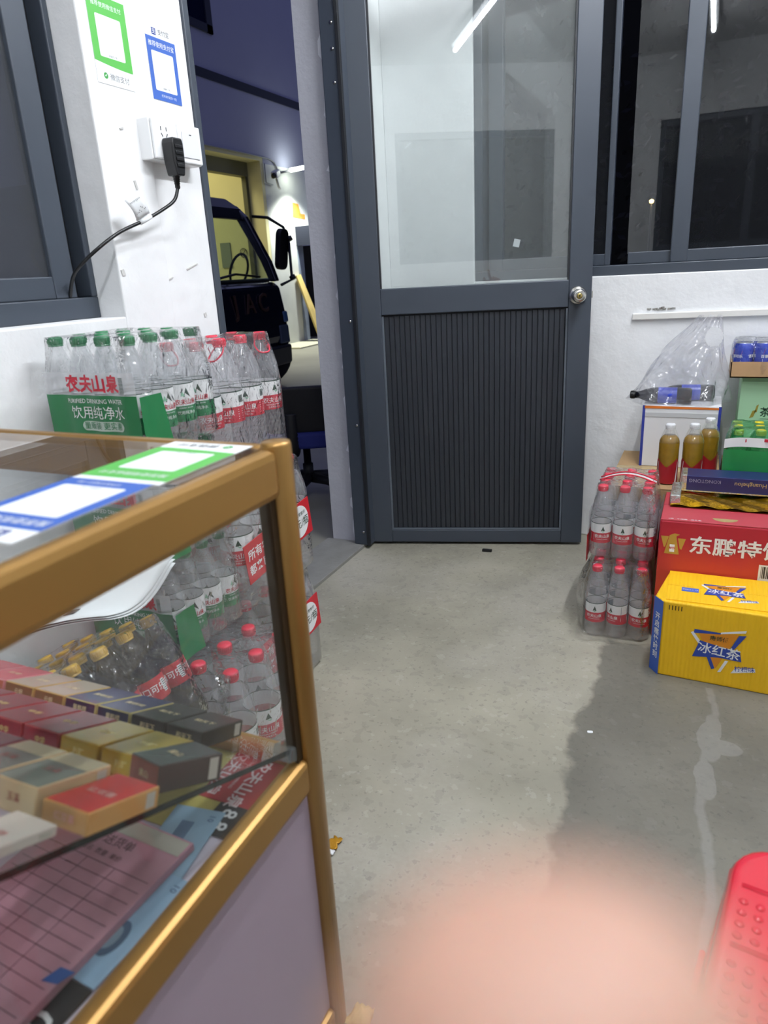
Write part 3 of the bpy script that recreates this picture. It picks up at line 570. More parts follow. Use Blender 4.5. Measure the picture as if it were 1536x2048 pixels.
def pack(label, loc, rz, nx, ny, B, pitch, face=0., spread=.5, group=None, handle=False, film=True, name='bottle_pack', cat='bottle pack', fm=FILM):
    """nx by ny bottles; the pack's origin is the first bottle, columns along +x, rows along +y"""
    o = thing(name, label, cat, loc, rz, group)
    for j in range(ny):
        for i in range(nx):
            a = face+random.choice((-1, 0, 0, 1, 1.7))*spread+random.uniform(-.15, .15)
            bo = link('bottle', B['body'], o, M=Matrix.Translation((i*pitch, j*pitch, .001)) @ Matrix.Rotation(a-rz, 4, 'Z'))
            link('cap', B['cap'], bo, M=Matrix.Translation((0, 0, B['cz']))); link('label', B['label'], bo)
            if handle and (i, j) in ((1, 1), (0, 0), (1, 3)): link('handle', HANDLE, bo, M=Matrix.Rotation(random.uniform(-.6, .6), 4, 'Z'))
    if film: link('film', film_mesh(0, (nx-1)*pitch, 0, (ny-1)*pitch, B['H'], B['R'], pitch, B['sh'], fm), o)
    return o
hb = MB(); hb.tube(bez([(0, -.0145, .315), (.012, -.020, .300), (.030, -.014, .285), (.034, 0, .282), (.030, .014, .285), (.012, .020, .300), (0, .0145, .315)], 4), .0022, 6); HANDLE = hb.mesh('handle', CAPR)
W15 = water15(); W05R = water05(False); W05G = water05(True); COLA = cola05()
FC = math.atan2(-2.6+1.0, 1.3-.2)     # bearing of the room seen from the stacks
# tall stack of 1.5 l water beside the doorway
G1 = 'stacked packs of large red-capped water bottles'
pack('bottom pack of the tall red-capped water stack beside the doorway', (.056, -1.226, 0), 0, 3, 4, W15, .092, FC, .5, G1)
pack('middle pack of the tall red-capped water stack beside the doorway', (.062, -1.232, .337), 0, 3, 4, W15, .092, FC, .5, G1)
pack('top pack of the tall red-capped water stack beside the doorway', (.078, -1.196, .674), 0, 2, 4, W15, .092, FC-.2, .55, G1, handle=True)
pack('red-capped water pack on the floor beneath the green-capped packs', (.135, -1.512, 0), R(-3), 4, 3, W15, .092, FC, .5, G1)
# green-capped stack in front of it
G2 = 'stacked packs of small green-capped water bottles'
GX, GY, GP = .062, -1.512, .0652
for k, nm in enumerate(('lowest', 'middle', 'top')):
    gp = pack(f'{nm} pack of the green-capped drinking water stack by the wall', (GX, GY, .339+.2395*k), 0, 4, 4, W05G, GP, FC+.35, .35, G2)
    # printed sleeve on the front of the film
    H2 = W05G['H']; x0, x1 = -.012, 3*GP+.0335
    def fy(x, z, e=0.): return -W05G['R']-.0035-e-.0022*cos(2*pi*x/GP)
    b = MB(); b.grid(lambda u, v: (x0+(x1-x0)*u, fy(x0+(x1-x0)*u, 0), .004+.121*v), 32, 3)
    b.grid(lambda u, v: (x1+.0035+.001*sin(9*u), -.030+.062*u+.02*u*(1-v), .004+.118*v), 8, 3)
    b.build('printed_sleeve', mat('sleeve_green', '1f7444', .3), gp)
    b = MB(); b.grid(lambda u, v: (x0+(x1-x0)*u, fy(x0+(x1-x0)*u, 0), .125+.046*v), 32, 3); b.build('pale_band', clear('pale_sleeve', (.98, .98, .99), .28, (.95, .95, .97), .6, .01, .15), gp)
    cx = (x0+x1)/2+.012; F = lambda zc, e=.0012, dx=0.: (lambda x, y: (cx+dx+x, fy(cx+dx+x, 0, e), zc+y))
    b = MB(); b.text('农夫山泉', .036, None, 0, .035, fn=F(.146), sx=.98)
    b.build('brand_print', INKR, gp)
    b = MB(); b.text('PURIFIED DRINKING WATER', .0125, None, 0, .005, fn=F(.113), sx=.92); b.build('english_print', INKW, gp)
    b = MB(); b.text('饮用纯净水', .0285, None, 0, .0, fn=F(.088, .0012, .004)); b.build('name_print', INKW, gp)
    b = MB(); f = F(.062, .0008, .012); hw_ = lambda u: .010*math.sqrt(max(.03, 1-(max(0, abs(2*u-1)-.82)/.18)**2)); b.grid(lambda u, v: f(-.056+.112*u, (2*v-1)*hw_(u)), 40, 1); b.text('量贩装 更实惠', .0165, None, 1, .0, fn=F(.062, .0018, .012)); b.build('badge', [mat('badge_mint', 'b9c9bd', .4), PGRN], gp)
    b = MB()
    for q in range(12): b.add([F(.146, .0012, .078)(-.005, -.016+.0027*q), F(.146, .0012, .078)(.005, -.016+.0027*q), F(.146, .0012, .078)(.005, -.0146+.0027*q), F(.146, .0012, .078)(-.005, -.0146+.0027*q)], [(0, 1, 2, 3)])
    b.build('barcode', INKD, gp)
# red price banners clipped to the side of the stack
for z0, nm, tilt in ((.424, 'middle', .12), (.128, 'bottom', .10)):
    o = thing('price_banner', f'red price banner with a white circle clipped on the {nm} pack of the red-capped stack', 'price banner', group='red price banners on the water stack')
    o.matrix_world = FR((.2965, -1.265, z0-.012), (.02, 1, tilt), (0, -tilt, 1))
    b = MB(); b.box(0, .318, 0, .108, -.001, .001); b.build('card', mat('banner_red', 'c1202f', .4), o)
    b = MB(); b.text('所有农夫山泉', .031, Matrix.Translation((.105, .072, .0014)), 0, .015); b.text('都来自天然水源', .029, Matrix.Translation((.110, .032, .0014)), 0, .015); b.build('slogan', INKW, o)
    b = MB(); b.prism([(.047*cos(2*pi*k/28), .047*sin(2*pi*k/28)) for k in range(28)], Matrix.Translation((.258, .054, .0008)), .0006); b.build('price_circle', INKW, o)
    b = MB(); b.text('建议零售价', .012, Matrix.Translation((.262, .074, .0018)), 0); b.text('3元/瓶', .030, Matrix.Translation((.262, .046, .0018)), 0, .005); b.build('price_print', INKD, o)
# cola pack tilted on cartons between the counter and the stack
CARD = mat('brown_cardboard', 'a98a62', .8, noise=.08, ns=8, bump=.06, bs=80)
def carton(name, label, x0, x1, y0, y1, h, m=CARD, rz=0., z=0.):
    o = thing(name, label, 'carton', ((x0+x1)/2, (y0+y1)/2, z), rz); w, l = x1-x0, y1-y0
    b = MB(); b.box(-w/2, w/2, -l/2, l/2, 0, h-.004); b.build('box', m, o, .004)
    for s in (-1, 1): b = MB(); b.box(-w/2, w/2, (.001 if s > 0 else -l/2), (l/2 if s > 0 else -.001), h-.004, h); b.build('flap', m, o, .001)
    b = MB(); b.box(-w/2, w/2, -.022, .022, h-.0005, h+.0004); b.build('packing_tape', mat('tape', 'b39a6a', .2), o)
    return o
carton('carton', 'low brown carton under the tilted cola pack', .04, .19, -1.88, -1.60, .125)
carton('carton', 'taller brown carton propping up the tilted cola pack', .20, .385, -1.88, -1.60, .185)
ck = pack('tilted shrink-wrapped pack of cola bottles with yellow caps', (0, 0, 0), 0, 5, 4, COLA, .0655, -.6, .9, name='cola_pack')
ck.matrix_world = Matrix.Translation((.168, -1.845, .197)) @ Matrix.Rotation(R(-23), 4, 'Y')
# sheets of paper draped over it
A = [Vector(p) for p in ((.185, -1.870, .545), (.335, -1.760, .570), (.375, -1.60, .632), (.220, -1.70, .640))]
def paper(u, v, e=0.):
    p = A[0].lerp(A[1], u).lerp(A[3].lerp(A[2], u), v); return p+Vector((0, 0, -.030*sin(pi*min(1, v*1.1))+.018*sin(2.4*u+.4)-e))
o = thing('paper_sheets', 'curled white sheets of paper with a red edge draped over the cola pack', 'paper')
for k in range(3):
    b = MB(); b.grid(lambda u, v: paper(u*(1+.02*k), v*(1-.03*k), .004*k), 14, 14); q = b.build('sheet', PAPER, o); m = q.modifiers.new('thick', 'SOLIDIFY'); m.thickness = .0008
b = MB(); b.grid(lambda u, v: paper(-.04+.045*u, v, .001), 2, 14); q = b.build('red_border', col('b8303c'), o); m = q.modifiers.new('thick', 'SOLIDIFY'); m.thickness = .0008
b = MB(); b.grid(lambda u, v: paper(.36+.10*u, .30+.09*v, -.0016), 3, 3); q = b.build('dark_sticker', mat('sticker_brown', '4a423c', .4), o)
m = q.modifiers.new('thick', 'SOLIDIFY'); m.thickness = .0008
# ------------------------------------------------------------------ goods against the back wall
def frontM(x, y, z): return FR((x, y, z), (1, 0, 0), (0, 0, 1))      # faces -y
def topM(x, y, z): return FR((x, y, z), (1, 0, 0), (0, 1, 0))
G3 = 'packs of small red-capped water bottles by the yellow carton'
lo = pack('lower small red-capped water pack on the floor beside the yellow carton', (1.050, -.475, 0), R(3), 3, 4, W05R, .0665, -1.45, .8, G3)
b = MB(); b.grid(lambda u, v: (-.035-.035*sin(pi*u)*sin(pi*v)**.5, -.03+.26*u-.02*(1-u)*sin(pi*v), .004+.19*v), 14, 8); b.grid(lambda u, v: (-.055+.225*u, -.046-.012*sin(3.2*u*pi)**2-.02*(1-v)*(1-u), .003+.03*v), 16, 3)
b.build('loose_film', FILM, lo)
up = pack('upper small red-capped water pack with a red and white carry strap', (1.044, -.385, .2385), 0, 3, 4, W05R, .0665, -1.45, .8, G3)
W_ = .0665*2; bs = MB(); bs.grid(lambda u, v: (-.02+(W_+.04)*u, .07+.026*v, .233+.022*sin(pi*u)), 14, 2); q = bs.build('carry_strap', INKW, up); m = q.modifiers.new('thick', 'SOLIDIFY'); m.thickness = .0008
bs = MB(); bs.tube([(-.02+(W_+.04)*u/14, .066, .234+.023*sin(pi*u/14)) for u in range(15)], .0025, 6); bs.tube([(-.02+(W_+.04)*u/14, .10, .234+.023*sin(pi*u/14)) for u in range(15)], .0025, 6); bs.build('strap_edge', PRED, up)
for sgn, nm in ((1, 'printed_sleeve'), (-1, 'printed_sleeve')):
    x = (W_+.0385) if sgn > 0 else -.0385
    b = MB(); b.grid(lambda u, v: (x+.002*sin(20*u), -.035+.25*u, .002+.075*v-.02*(1-u)*(1-v)), 10, 3, 0); b.grid(lambda u, v: (x+.002*sin(20*u), -.03+.25*u+.01*v, .077+.075*v), 10, 3, 1)
    b.build(nm, [mat('sleeve_red', 'c01c26', .3), clear('sleeve_white', (1, 1, 1), .75, (.9, .9, .92), .4, .01, .2)], up)
# yellow iced-tea carton
YEL = mat('yellow_print', 'f2bf18', .5, noise=.04, ns=6)
nt = YEL.node_tree; wv = nt.nodes.new('ShaderNodeTexWave'); wv.inputs['Scale'].default_value = 28; tc = nt.nodes.new('ShaderNodeTexCoord'); nt.links.new(tc.outputs['Object'], wv.inputs['Vector'])
bp = nt.nodes.new('ShaderNodeBump'); bp.inputs['Strength'].default_value = .35; bp.inputs['Distance'].default_value = .004; nt.links.new(wv.outputs['Fac'], bp.inputs['Height']); nt.links.new(bp.outputs[0], nt.nodes['Principled BSDF'].inputs['Normal'])
BLU = mat('carton_blue', '3b63bd', .45); DBL = mat('deep_blue', '2b459a', .45)
t = thing('tea_carton', 'bright yellow iced tea carton with a blue corner standing on the floor', 'carton')
fp = [(1.256, -.671), (1.65, -.69), (1.65, -.452), (1.262, -.452), (1.233, -.640)]
b = MB(); b.prism(fp, Matrix(), .236); b.build('box', YEL, t, .004)
b = MB(); b.box(1.262, 1.648, -.66, -.562, .2355, .239); b.build('flap', YEL, t, .001); b = MB(); b.box(1.262, 1.648, -.56, -.456, .2355, .239); b.build('flap', YEL, t, .001)
dx, dy = (1.256-1.233), (-.671+.640); ln = math.hypot(dx, dy); M = FR((1.2445-.0008, -.6555-.0008, .1175), (dx/ln, dy/ln, 0), (0, 0, 1))
b = MB(); b.prism([(-ln/2-.001, -.117), (ln/2+.003, -.117), (ln/2+.003, .117), (-ln/2-.001, .117)], M, .0006); b.build('blue_corner', BLU, t)
b = MB()
for k, ch in enumerate('开启痛快时刻'): b.text(ch, .023, M @ Matrix.Translation((.002, .062-.0245*k, .0009)), 0, .02)
b.build('corner_print', INKW, t)
def tea_logo(Mx, s, parent):
    def one(name, m, z, pts): b = MB(); b.prism([(x*s, y*s) for x, y in pts], Mx @ Matrix.Translation((0, 0, z)), .0004); b.build(name, m, parent)
    one('logo_field', mat('logo_orange', 'd98a1c', .5), .0004, [(-.055, .042), (.045, .055), (-.004, -.06)])
    for m, pts in ((DBL, [(-.068, .040), (-.066, .052), (.0, .052), (.0, .048)]), (INKW, [(.0, .049), (.0, .054), (.062, .071), (.060, .063)]), (DBL, [(.045, .052), (.063, .055), (.035, .005), (.026, .005)]), (INKW, [(-.075, .040), (-.069, .045), (-.040, .006), (-.048, .002)]),
                   (DBL, [(-.030, -.025), (-.020, -.025), (-.006, -.060), (-.014, -.064)]), (INKW, [(.018, -.03), (.026, -.03), (.010, -.068), (.002, -.070)])): one('logo_bar', m, .0006, pts)
    one('logo_plate', DBL, .0008, [(-.066, -.034), (-.050, .020), (-.008, .012), (.052, .004), (.058, -.026), (.0, -.024)])
    b = MB(); b.text('冰红茶', .036*s, Mx @ Matrix.Translation((.0, -.006*s, .0016)) @ Matrix.Rotation(R(-4), 4, 'Z'), 0, .012); b.build('logo_name', INKW, parent)
    b = MB(); b.text('康师傅', .016*s, Mx @ Matrix.Translation((-.002*s, .032*s, .0016)), 0, .012); b.build('brand_print', INKD, parent)
    one('flavour_plate', INKW, .0006, [(.035, -.066), (.095, -.050), (.093, -.040), (.045, -.048)])
    b = MB(); b.text('柠檬味', .017*s, Mx @ Matrix.Translation((.068*s, -.048*s, .0012)) @ Matrix.Rotation(R(8), 4, 'Z'), 0, .01); b.build('flavour_print', DBL, parent)
tea_logo(FR((1.409, -.6792, .113), (1, -.048, 0), (0, 0, 1)), 1.0, t); tea_logo(FR((1.415, -.575, .2392), (1, 0, 0), (0, 1, 0)), .86, t)
b = MB(); b.box(1.300, 1.345, -.596, -.570, .2391, .2396); b.text('500ml x 15', .009, topM(1.3225, -.583, .2399), 1); b.build('size_print', [BLU, INKW], t)
b = MB()
for k in range(5): b.box(1.272+.008*k, 1.2745+.008*k, -.6728-.0003*k, -.6720-.0003*k, .212, .226)
b.build('handling_marks', mat('print_brown', '4a3a08', .5), t)
# red energy drink carton
RG = mat('red_carton', 'b92332', .42); nt = RG.node_tree; tc = nt.nodes.new('ShaderNodeTexCoord'); sp = nt.nodes.new('ShaderNodeSeparateXYZ'); rp = nt.nodes.new('ShaderNodeValToRGB')
nt.links.new(tc.outputs['Object'], sp.inputs[0]); nt.links.new(sp.outputs[2], rp.inputs[0]); nt.links.new(rp.outputs[0], nt.nodes['Principled BSDF'].inputs['Base Color'])
rp.color_ramp.elements[0].position = .19; rp.color_ramp.elements[0].color = (*lin('cf4a30'), 1); rp.color_ramp.elements[1].position = .34; rp.color_ramp.elements[1].color = (*lin('ae2033'), 1)
t = thing('energy_drink_carton', 'red energy drink carton with a gold bird emblem behind the yellow carton', 'carton')
b = MB(); b.box(1.222, 1.65, -.448, -.165, 0, .397); b.build('box', RG, t, .005)
b = MB(); b.box(1.224, 1.648, -.446, -.308, .3965, .400); b.build('flap', mat('red_flap', 'b5404a', .45), t, .001); b = MB(); b.box(1.224, 1.648, -.306, -.167, .3965, .400); b.build('flap', mat('red_flap', 'b5404a', .45), t, .001)
b = MB(); b.prism([(.035*cos(pi*k/12), -.028*sin(pi*k/12)) for k in range(13)], topM(1.40, -.40, .4001), .0004); b.build('tape_patch', mat('tape', 'b39a6a', .2), t)
M = frontM(1.262, -.4484, .325); b = MB()
EG = [[(-.034, .022), (-.012, .022), (-.020, -.012), (-.024, -.014)], [(-.010, .026), (.004, .033), (.018, .030), (.009, .024), (.020, -.034), (-.022, -.034)], [(.014, .018), (.036, .018), (.026, -.018), (.021, -.014)]]
for e in EG: b.prism(e, M, .0006)
b.build('bird_emblem', mat('emblem_gold', 'b9933c', .4), t)
b = MB(); b.box(1.2545, 1.2685, -.4496, -.449, .298, .322); b.build('emblem_shield', INKW, t); b = MB(); b.text('特饮', .009, frontM(1.2615, -.4498, .310), 0, .02); b.build('emblem_print', PRED, t)
b = MB(); b.text('东鹏特饮', .0585, frontM(1.438, -.4488, .323), 0, .02, 1.12); b.build('brand_print', INKW, t)
b = MB(); b.text('0糖 · 牛磺酸 · 维生素', .010, topM(1.29, -.435, .4004), 0); b.build('small_print', INKW, t)
b = MB(); b.box(1.50, 1.56, -.4492, -.4486, .235, .285); b.build('code_patch', INKW, t)
b = MB()
for k in range(14): b.box(1.506+.0036*k, 1.506+.0036*k+.0012+.001*(k % 3), -.4497, -.4491, .243, .28)
b.build('barcode', BLACK, t)
# gold foil bag and navy carton on it
t = thing('foil_bag', 'crumpled gold foil bag lying on the red carton', 'bag')
b = MB(); b.grid(lambda u, v: (1.243+.40*u, -.325+.16*v, .4055+.018*sin(pi*min(1, v*1.1+.02))**.6*(.65+.35*sin(7*u+3*v))+.003*sin(31*u+17*v)), 40, 12); b.grid(lambda u, v: (1.243+.40*u, -.325+.16*v, .4035), 20, 4)
b.build('foil', mat('gold_foil', 'd8a520', .18, .9, bump=.5, bs=30), t)
b = MB(); b.obox(FR((1.256, -.245, .424), (1, .1, .05), (0, 1, .0)), .03, .15, .03); b.build('folded_end', mat('silver_foil', 'cfd3cc', .2, .8, bump=.5, bs=40), t, .003)
t = thing('navy_carton', 'long navy blue cigarette carton lying on the gold foil bag', 'carton')
b = MB(); b.box(1.272, 1.57, -.222, -.130, .4275, .4775); b.build('box', mat('navy_print', '22275a', .3), t, .002)
b = MB(); b.box(1.268, 1.284, -.2235, -.1285, .4285, .479); b.build('silver_end', mat('silver_foil', 'cfd3cc', .2, .8, bump=.5, bs=40), t, .002)
b = MB(); b.box(1.272, 1.57, -.2236, -.2222, .4255, .4295); b.build('silver_edge', mat('silver_foil', 'cfd3cc', .2, .8), t)
b = MB(); b.text('KONGTONG', .016, FR((1.337, -.2226, .462), (-1, 0, 0), (0, 0, -1)), 0); b.text('Huanghelou', .019, FR((1.468, -.2226, .458), (-1, 0, 0), (0, 0, -1)), 1); b.build('brand_print', [mat('silver_ink', '8f93a8', .4), mat('gold_ink', 'b9a568', .4)], t)
# brown carton with the tea bottles, white box, bag
carton('carton', 'brown cardboard carton against the wall carrying the tea bottles', 1.03, 1.385, -.135, .372, .40)
carton('carton', 'brown cardboard carton behind the red carton carrying the green goods', 1.395, 1.86, -.14, .372, .40)
GLS = clear('bottle_sleeve', (.98, .98, .97), .06, (.9, .9, .9), 1.0, .02, .05)
def tea_bottle(x, y, rz, label):
    o = thing('tea_bottle', label, 'bottle', (x, y, .4003), rz, 'tea bottles on the brown carton')
    b = MB(); b.lathe([(.012, .004), (.026, .0), (.0325, .006), (.0335, .06), (.0330, .12), (.0335, .145), (.0300, .158), (.020, .170)], 22); b.build('drink', mat('brewed_tea', '8a6a1e', .15, noise=.15, ns=30), o)
    b = MB(); b.lathe([(.0200, .169), (.0160, .180), (.0128, .186), (.0128, .194)], 20); b.build('neck', PET, o)
    b = MB(); r = .0342; n = 44
    vv = []; 
    for k in range(n+1):
        a = 2*pi*k/n; tri = abs(((k*3/n) % 1)-.5)*2; vv += [(r*cos(a), r*sin(a), .004), (r*cos(a), r*sin(a), .062+.030*tri)]
    b.add(vv, [(2*k, 2*k+2, 2*k+3, 2*k+1) for k in range(n)], 0, True)
    for k in range(3):
        g = wrap(r+.0005, 2*pi*(k+.0)/3, .05); b.add([g(-.004, -.045), g(.004, -.045), g(.0065, .03), g(.0045, .032)], [(0, 1, 2, 3)], 1)
    b.build('label', [mat('tea_red', '9c1f28', .3), INKW], o)
    b = MB(); b.lathe([(.0335, .145), (.0335, .15), (.026, .172), (.0175, .192), (.0165, .204)], 20); b.build('sleeve', GLS, o)
    link('cap', cap_mesh('cap', .0150, .018, CAPW), o, M=Matrix.Translation((0, 0, .1915)))
tea_bottle(1.216, -.055, -.6, 'golden tea bottle with a red base nearest the water packs'); tea_bottle(1.292, -.038, -.5, 'golden tea bottle with a red base between the other two tea bottles'); tea_bottle(1.340, .065, -.2, 'golden tea bottle with a red base standing behind the other tea bottles')
t = thing('gift_box', 'white box with blue edges and an orange top line under the plastic bag', 'box')
b = MB(); b.box(1.108, 1.372, .150, .372, .4006, .632); b.build('box', mat('box_white', 'e2e3e4', .5), t, .002)
for x in (1.107, 1.3635): b = MB(); b.box(x, x+.0095, .1490, .151, .4006, .632); b.build('blue_edge', mat('box_blue', '2b3a92', .45), t)
b = MB(); b.grid(lambda u, v: (1.114+.25*u, .1485, .621+.010*v*(1-.3*u)), 8, 1); b.build('orange_line', mat('box_orange', 'd9772a', .45), t); b = MB(); b.box(1.117, 1.363, .1480, .1494, .590, .606); b.build('grey_band', mat('box_grey', 'c3c5c6', .5), t)
# bag and its bottles
BAG = clear('carrier_bag', (.96, .96, .97), .20, (.80, .80, .84), 1.6, .03, .16, 1.4, bump=1., bs=13)
t = thing('plastic_bag', 'clear plastic carrier bag with raised handles on the white box', 'bag')
b = MB(); NU, NV = 110, 50
def bagp(u, v):
    a = 2*pi*u; k = v
    left = 1.045+.19*k**1.1; right = 1.392-.05*k
    if k > .62: left += .10*(k-.62)
    cx, rx = (left+right)/2, (right-left)/2; ry = .095*(1-k)**.7+.008
    z = .6335+.30*k+.012*sin(3*a)*k; n = .012*sin(5*a+6*k)*(1-k)+.006*sin(11*a-9*k)
    return (cx+(rx+n)*cos(a), .245+(ry+n)*sin(a), z)
b.grid(bagp, NU, NV); cutF = [f for f in b.f]
# the two hand holes: drop faces in a patch of the upper front and back
keep = []
for f in b.f:
    u = sum(b.v[i][0] for i in f)/4; z = sum(b.v[i][2] for i in f)/4
    if ((u-1.325)/.030)**2+((z-.865)/.038)**2 < 1: continue
    keep.append(f)
b.f = keep; b.m = [0]*len(keep); b.sm = [True]*len(keep)
bo = b.build('bag', BAG, t)
def dark_bottle(M, label):
    o = thing('dark_bottle', label, 'bottle', group='dark bottles lying in the plastic bag'); o.matrix_world = M
    b = MB(); b.lathe([(.010, .003), (.024, .0), (.029, .008), (.029, .13), (.024, .155), (.014, .18), (.012, .20)], 20); b.build('bottle', mat('dark_drink', '0d0f16', .12), o)
    b = MB(); b.lathe([(.0296, .05), (.0296, .115)], 24); b.f = [f for f in b.f if len(f) == 4]; b.m = b.m[:len(b.f)]; b.sm = b.sm[:len(b.f)]; b.text('百事可乐', .014, None, 1, .01, fn=lambda x, y: ((.0300*cos(1.2+y/.03), .0300*sin(1.2+y/.03), .083-x))); b.build('label', [mat('label_blue', '2740b8', .3), INKW], o)
    link('cap', cap_mesh('cap', .0145, .018, BLACK), o, M=Matrix.Translation((0, 0, .196)))
dark_bottle(FR((1.270, .195, .6625), (0, 0, 1), (0, 1, .0)), 'dark bottle with a blue label lying at the front of the plastic bag')
dark_bottle(FR((1.345, .275, .6625), (0, 0, 1), (-.1, 1, 0)), 'dark bottle with a blue label lying at the rear of the plastic bag')
# light green tea box, can tray, green soda pack
t = thing('tea_gift_box', 'pale green tea box standing under the tray of blue cans', 'box')
b = MB(); b.box(1.428, 1.80, .205, .372, .4006, .733); b.build('box', mat('pale_green', 'a9d3ac', .45), t, .003)
b = MB(); b.text('茶', .036, frontM(1.515, .2042, .605), 0, .01); b.box(1.500, 1.531, .2038, .2046, .583, .584); b.build('tea_print', INKD, t)
b = MB(); b.prism([(0, 0), (.012, .004), (.02, .03), (.008, .026)], frontM(1.466, .2046, .585), .0006); b.prism([(.014, .02), (.022, .022), (.026, .05), (.019, .045)], frontM(1.466, .2046, .585), .0006); b.build('gold_motif', mat('motif_gold', '9a8a3a', .4), t)
b = MB(); b.box(1.432, 1.80, .2036, .2048, .715, .727); b.build('dark_band', mat('pale_green_dark', '7fa884', .45), t)
t = thing('can_tray', 'cardboard tray of blue drink cans wrapped in film on the pale green box', 'can tray')
b = MB(); x0, x1, y0, y1, z0 = 1.388, 1.79, .168, .374, .7336
b.box(x0, x1, y0, y1, z0, z0+.004); b.box(x0, x1, y0, y0+.003, z0, z0+.055); b.box(x0, x1, y1-.003, y1, z0, z0+.055); b.box(x0, x0+.003, y0, y1, z0, z0+.055); b.box(x1-.003, x1, y0, y1, z0, z0+.055); b.build('tray', mat('tray_card', 'b5916a', .8, noise=.06), t)
cb = MB(); cb.lathe([(.020, .002), (.025, .0), (.0305, .010), (.0315, .016), (.0315, .100), (.0270, .112), (.0262, .115), (.0245, .112), (0, .110)], 24, ms=[1, 1, 1, 0, 0, 1, 1, 1])
for a in (0, 2*pi/3, 4*pi/3):
    g = wrap(.0320, a, .06)
    cb.add([g(-.018, .010), g(.018, .010), g(.022, .028), g(-.012, .034)], [(0, 1, 2, 3)], 2); cb.text('百事可乐', .012, None, 3, .02, fn=wrap(.0321, a, .068)); cb.add([g(-.018, -.012), g(.018, -.014), g(.018, -.004), g(-.018, .0)], [(0, 1, 2, 3)], 3)
cm = cb.mesh('can', [mat('can_blue', '2746c0', .22, .5), mat('can_metal', 'c8ccd4', .25, 1.), mat('can_red', 'b02838', .3), INKW])
for i in range(6):
    for j in range(3): link('can', cm, t, M=Matrix.Translation((x0+.036+.0655*i, y0+.036+.0655*j, z0+.0045)) @ Matrix.Rotation(random.choice((-.3, -1.2, -2.2)), 4, 'Z'))
link('film', film_mesh(x0+.036, x0+.036+.0655*5, y0+.036, y0+.036+.0655*2, .122, .034, .0655, (.8, .93, .98), FILM, .024), t, M=Matrix.Translation((0, 0, z0+.001)))
SODA = dict(H=.205, R=.0325, cz=.186, sh=(.62, .78, .9), cap=cap_mesh('cap', .0150, .018, mat('lemon_cap', 'd8c21a', .35)))
SODA['body'] = MB().lathe([(.012, .004), (.024, .0), (.0305, .006), (.0318, .02), (.0318, .10), (.0300, .125), (.022, .155), (.0135, .178), (.0125, .19)], 18).mesh('bottle', mat('green_soda', '2f8f52', .1, spec=.6))
lb = MB(); lb.lathe([(.0323, .04), (.0323, .085)], 22); lb.f = [f for f in lb.f if len(f) == 4]; lb.m = lb.m[:len(lb.f)]; lb.sm = lb.sm[:len(lb.f)]; SODA['label'] = lb.mesh('label', mat('soda_label', '1f9a3c', .3))
GFILM = clear('green_film', (.72, .93, .78), .30, (.10, .55, .22), .9, .02, .12, 1.35, bump=.6, bs=30)
sp_ = pack('green-wrapped soda pack with lemon yellow caps beside the navy carton', (1.424, -.085, .4006), 0, 4, 3, SODA, .0655, -1.4, .5, name='soda_pack', fm=GFILM)
b = MB(); b.grid(lambda u, v: (-.040+.28*u, -.042+.006*sin(14*u), .150+.030*v+.008*sin(5*u)), 16, 2, 0); b.grid(lambda u, v: (.02+.22*u, -.0435+.006*sin(14*u), .172+.010*v+.004*sin(5*u)), 16, 1, 1); b.grid(lambda u, v: (-.040+.28*u, -.041+.006*sin(14*u), .01+.135*v), 16, 3, 2)
b.build('printed_sleeve', [INKW, PRED, clear('green_sleeve', (.4, .85, .5), .6, (.05, .5, .16), .8, .02, .12)], sp_)
# ------------------------------------------------------------------ outside: yard, warehouse, truck, chair
YARD = mat('yard_concrete', '8d8b7e', .75, noise=.14, ns=.9, bump=.1, bs=20)
b = MB(); b.box(-30, -.17, -25, 40, -.2, -.004); b.box(-.17, 30, .57, 40, -.2, -.004); b.box(-.17, 30, -25, -3.8, -.2, -.004); b.box(4.3, 30, -3.8, .57, -.2, -.004)
tag(b.build('ground', YARD), 'pale concrete yard outside the doorway', 'ground', kind='structure')
FAC = mat('facade_paint', '9a9cb0', .8, noise=.06, ns=.6); FACW = mat('facade_white', 'c8cac4', .8, noise=.12, ns=1.5, bump=.2, bs=6); DKB = mat('facade_band', '1d2233', .7)
f = thing('warehouse', 'blue-grey warehouse across the yard with a lit gateway', 'building')
def part(name, m, *bx, bev=0., parent=None):
    b = MB()
    for q in bx: b.box(*q)
    return b.build(name, m, parent or f, bev)
XF = -5.5
part('lower_wall', FACW, (XF-.25, XF, 8.08, 9.12, 0, 2.9), (XF-.25, XF, 9.12, 9.95, 1.70, 2.9), (XF-.25, XF, 9.95, 20, 0, 2.9))
part('upper_wall', FAC, (XF-.25, XF, -6, 22, 3.0, 9.0), (XF-.25, XF, 8.08, 22, 2.9, 3.0), (XF-.25, XF, -6, 5.0, 0, 3.0))
part('wall_band', DKB, (XF, XF+.012, -6, 22, 3.86, 3.98))
wn = part('upper_window', mat('night_pane', '10162e', .1), (XF, XF+.01, 5.6, 6.95, 4.55, 6.0)); part('window_frame', DKB, (XF, XF+.03, 6.95, 7.08, 4.45, 6.05), (XF, XF+.03, 5.5, 7.08, 4.45, 4.55), parent=wn)
WARM = mat('warm_plaster', 'd5cf9e', .8, noise=.06, ns=1.2)
part('gate_reveal', WARM, (XF-.5, XF, 8.0, 8.085, 0, 3.0), (XF-.5, XF, 5.0, 8.0, 2.93, 3.0))
part('gate_guide', mat('gate_steel', '55564a', .4, .5), (XF-.34, XF-.26, 7.93, 8.0, 0, 2.93)); part('gate_lintel', mat('gate_shutter', '6a6950', .6), (XF-.40, XF-.25, 5.0, 8.0, 2.72, 2.93))
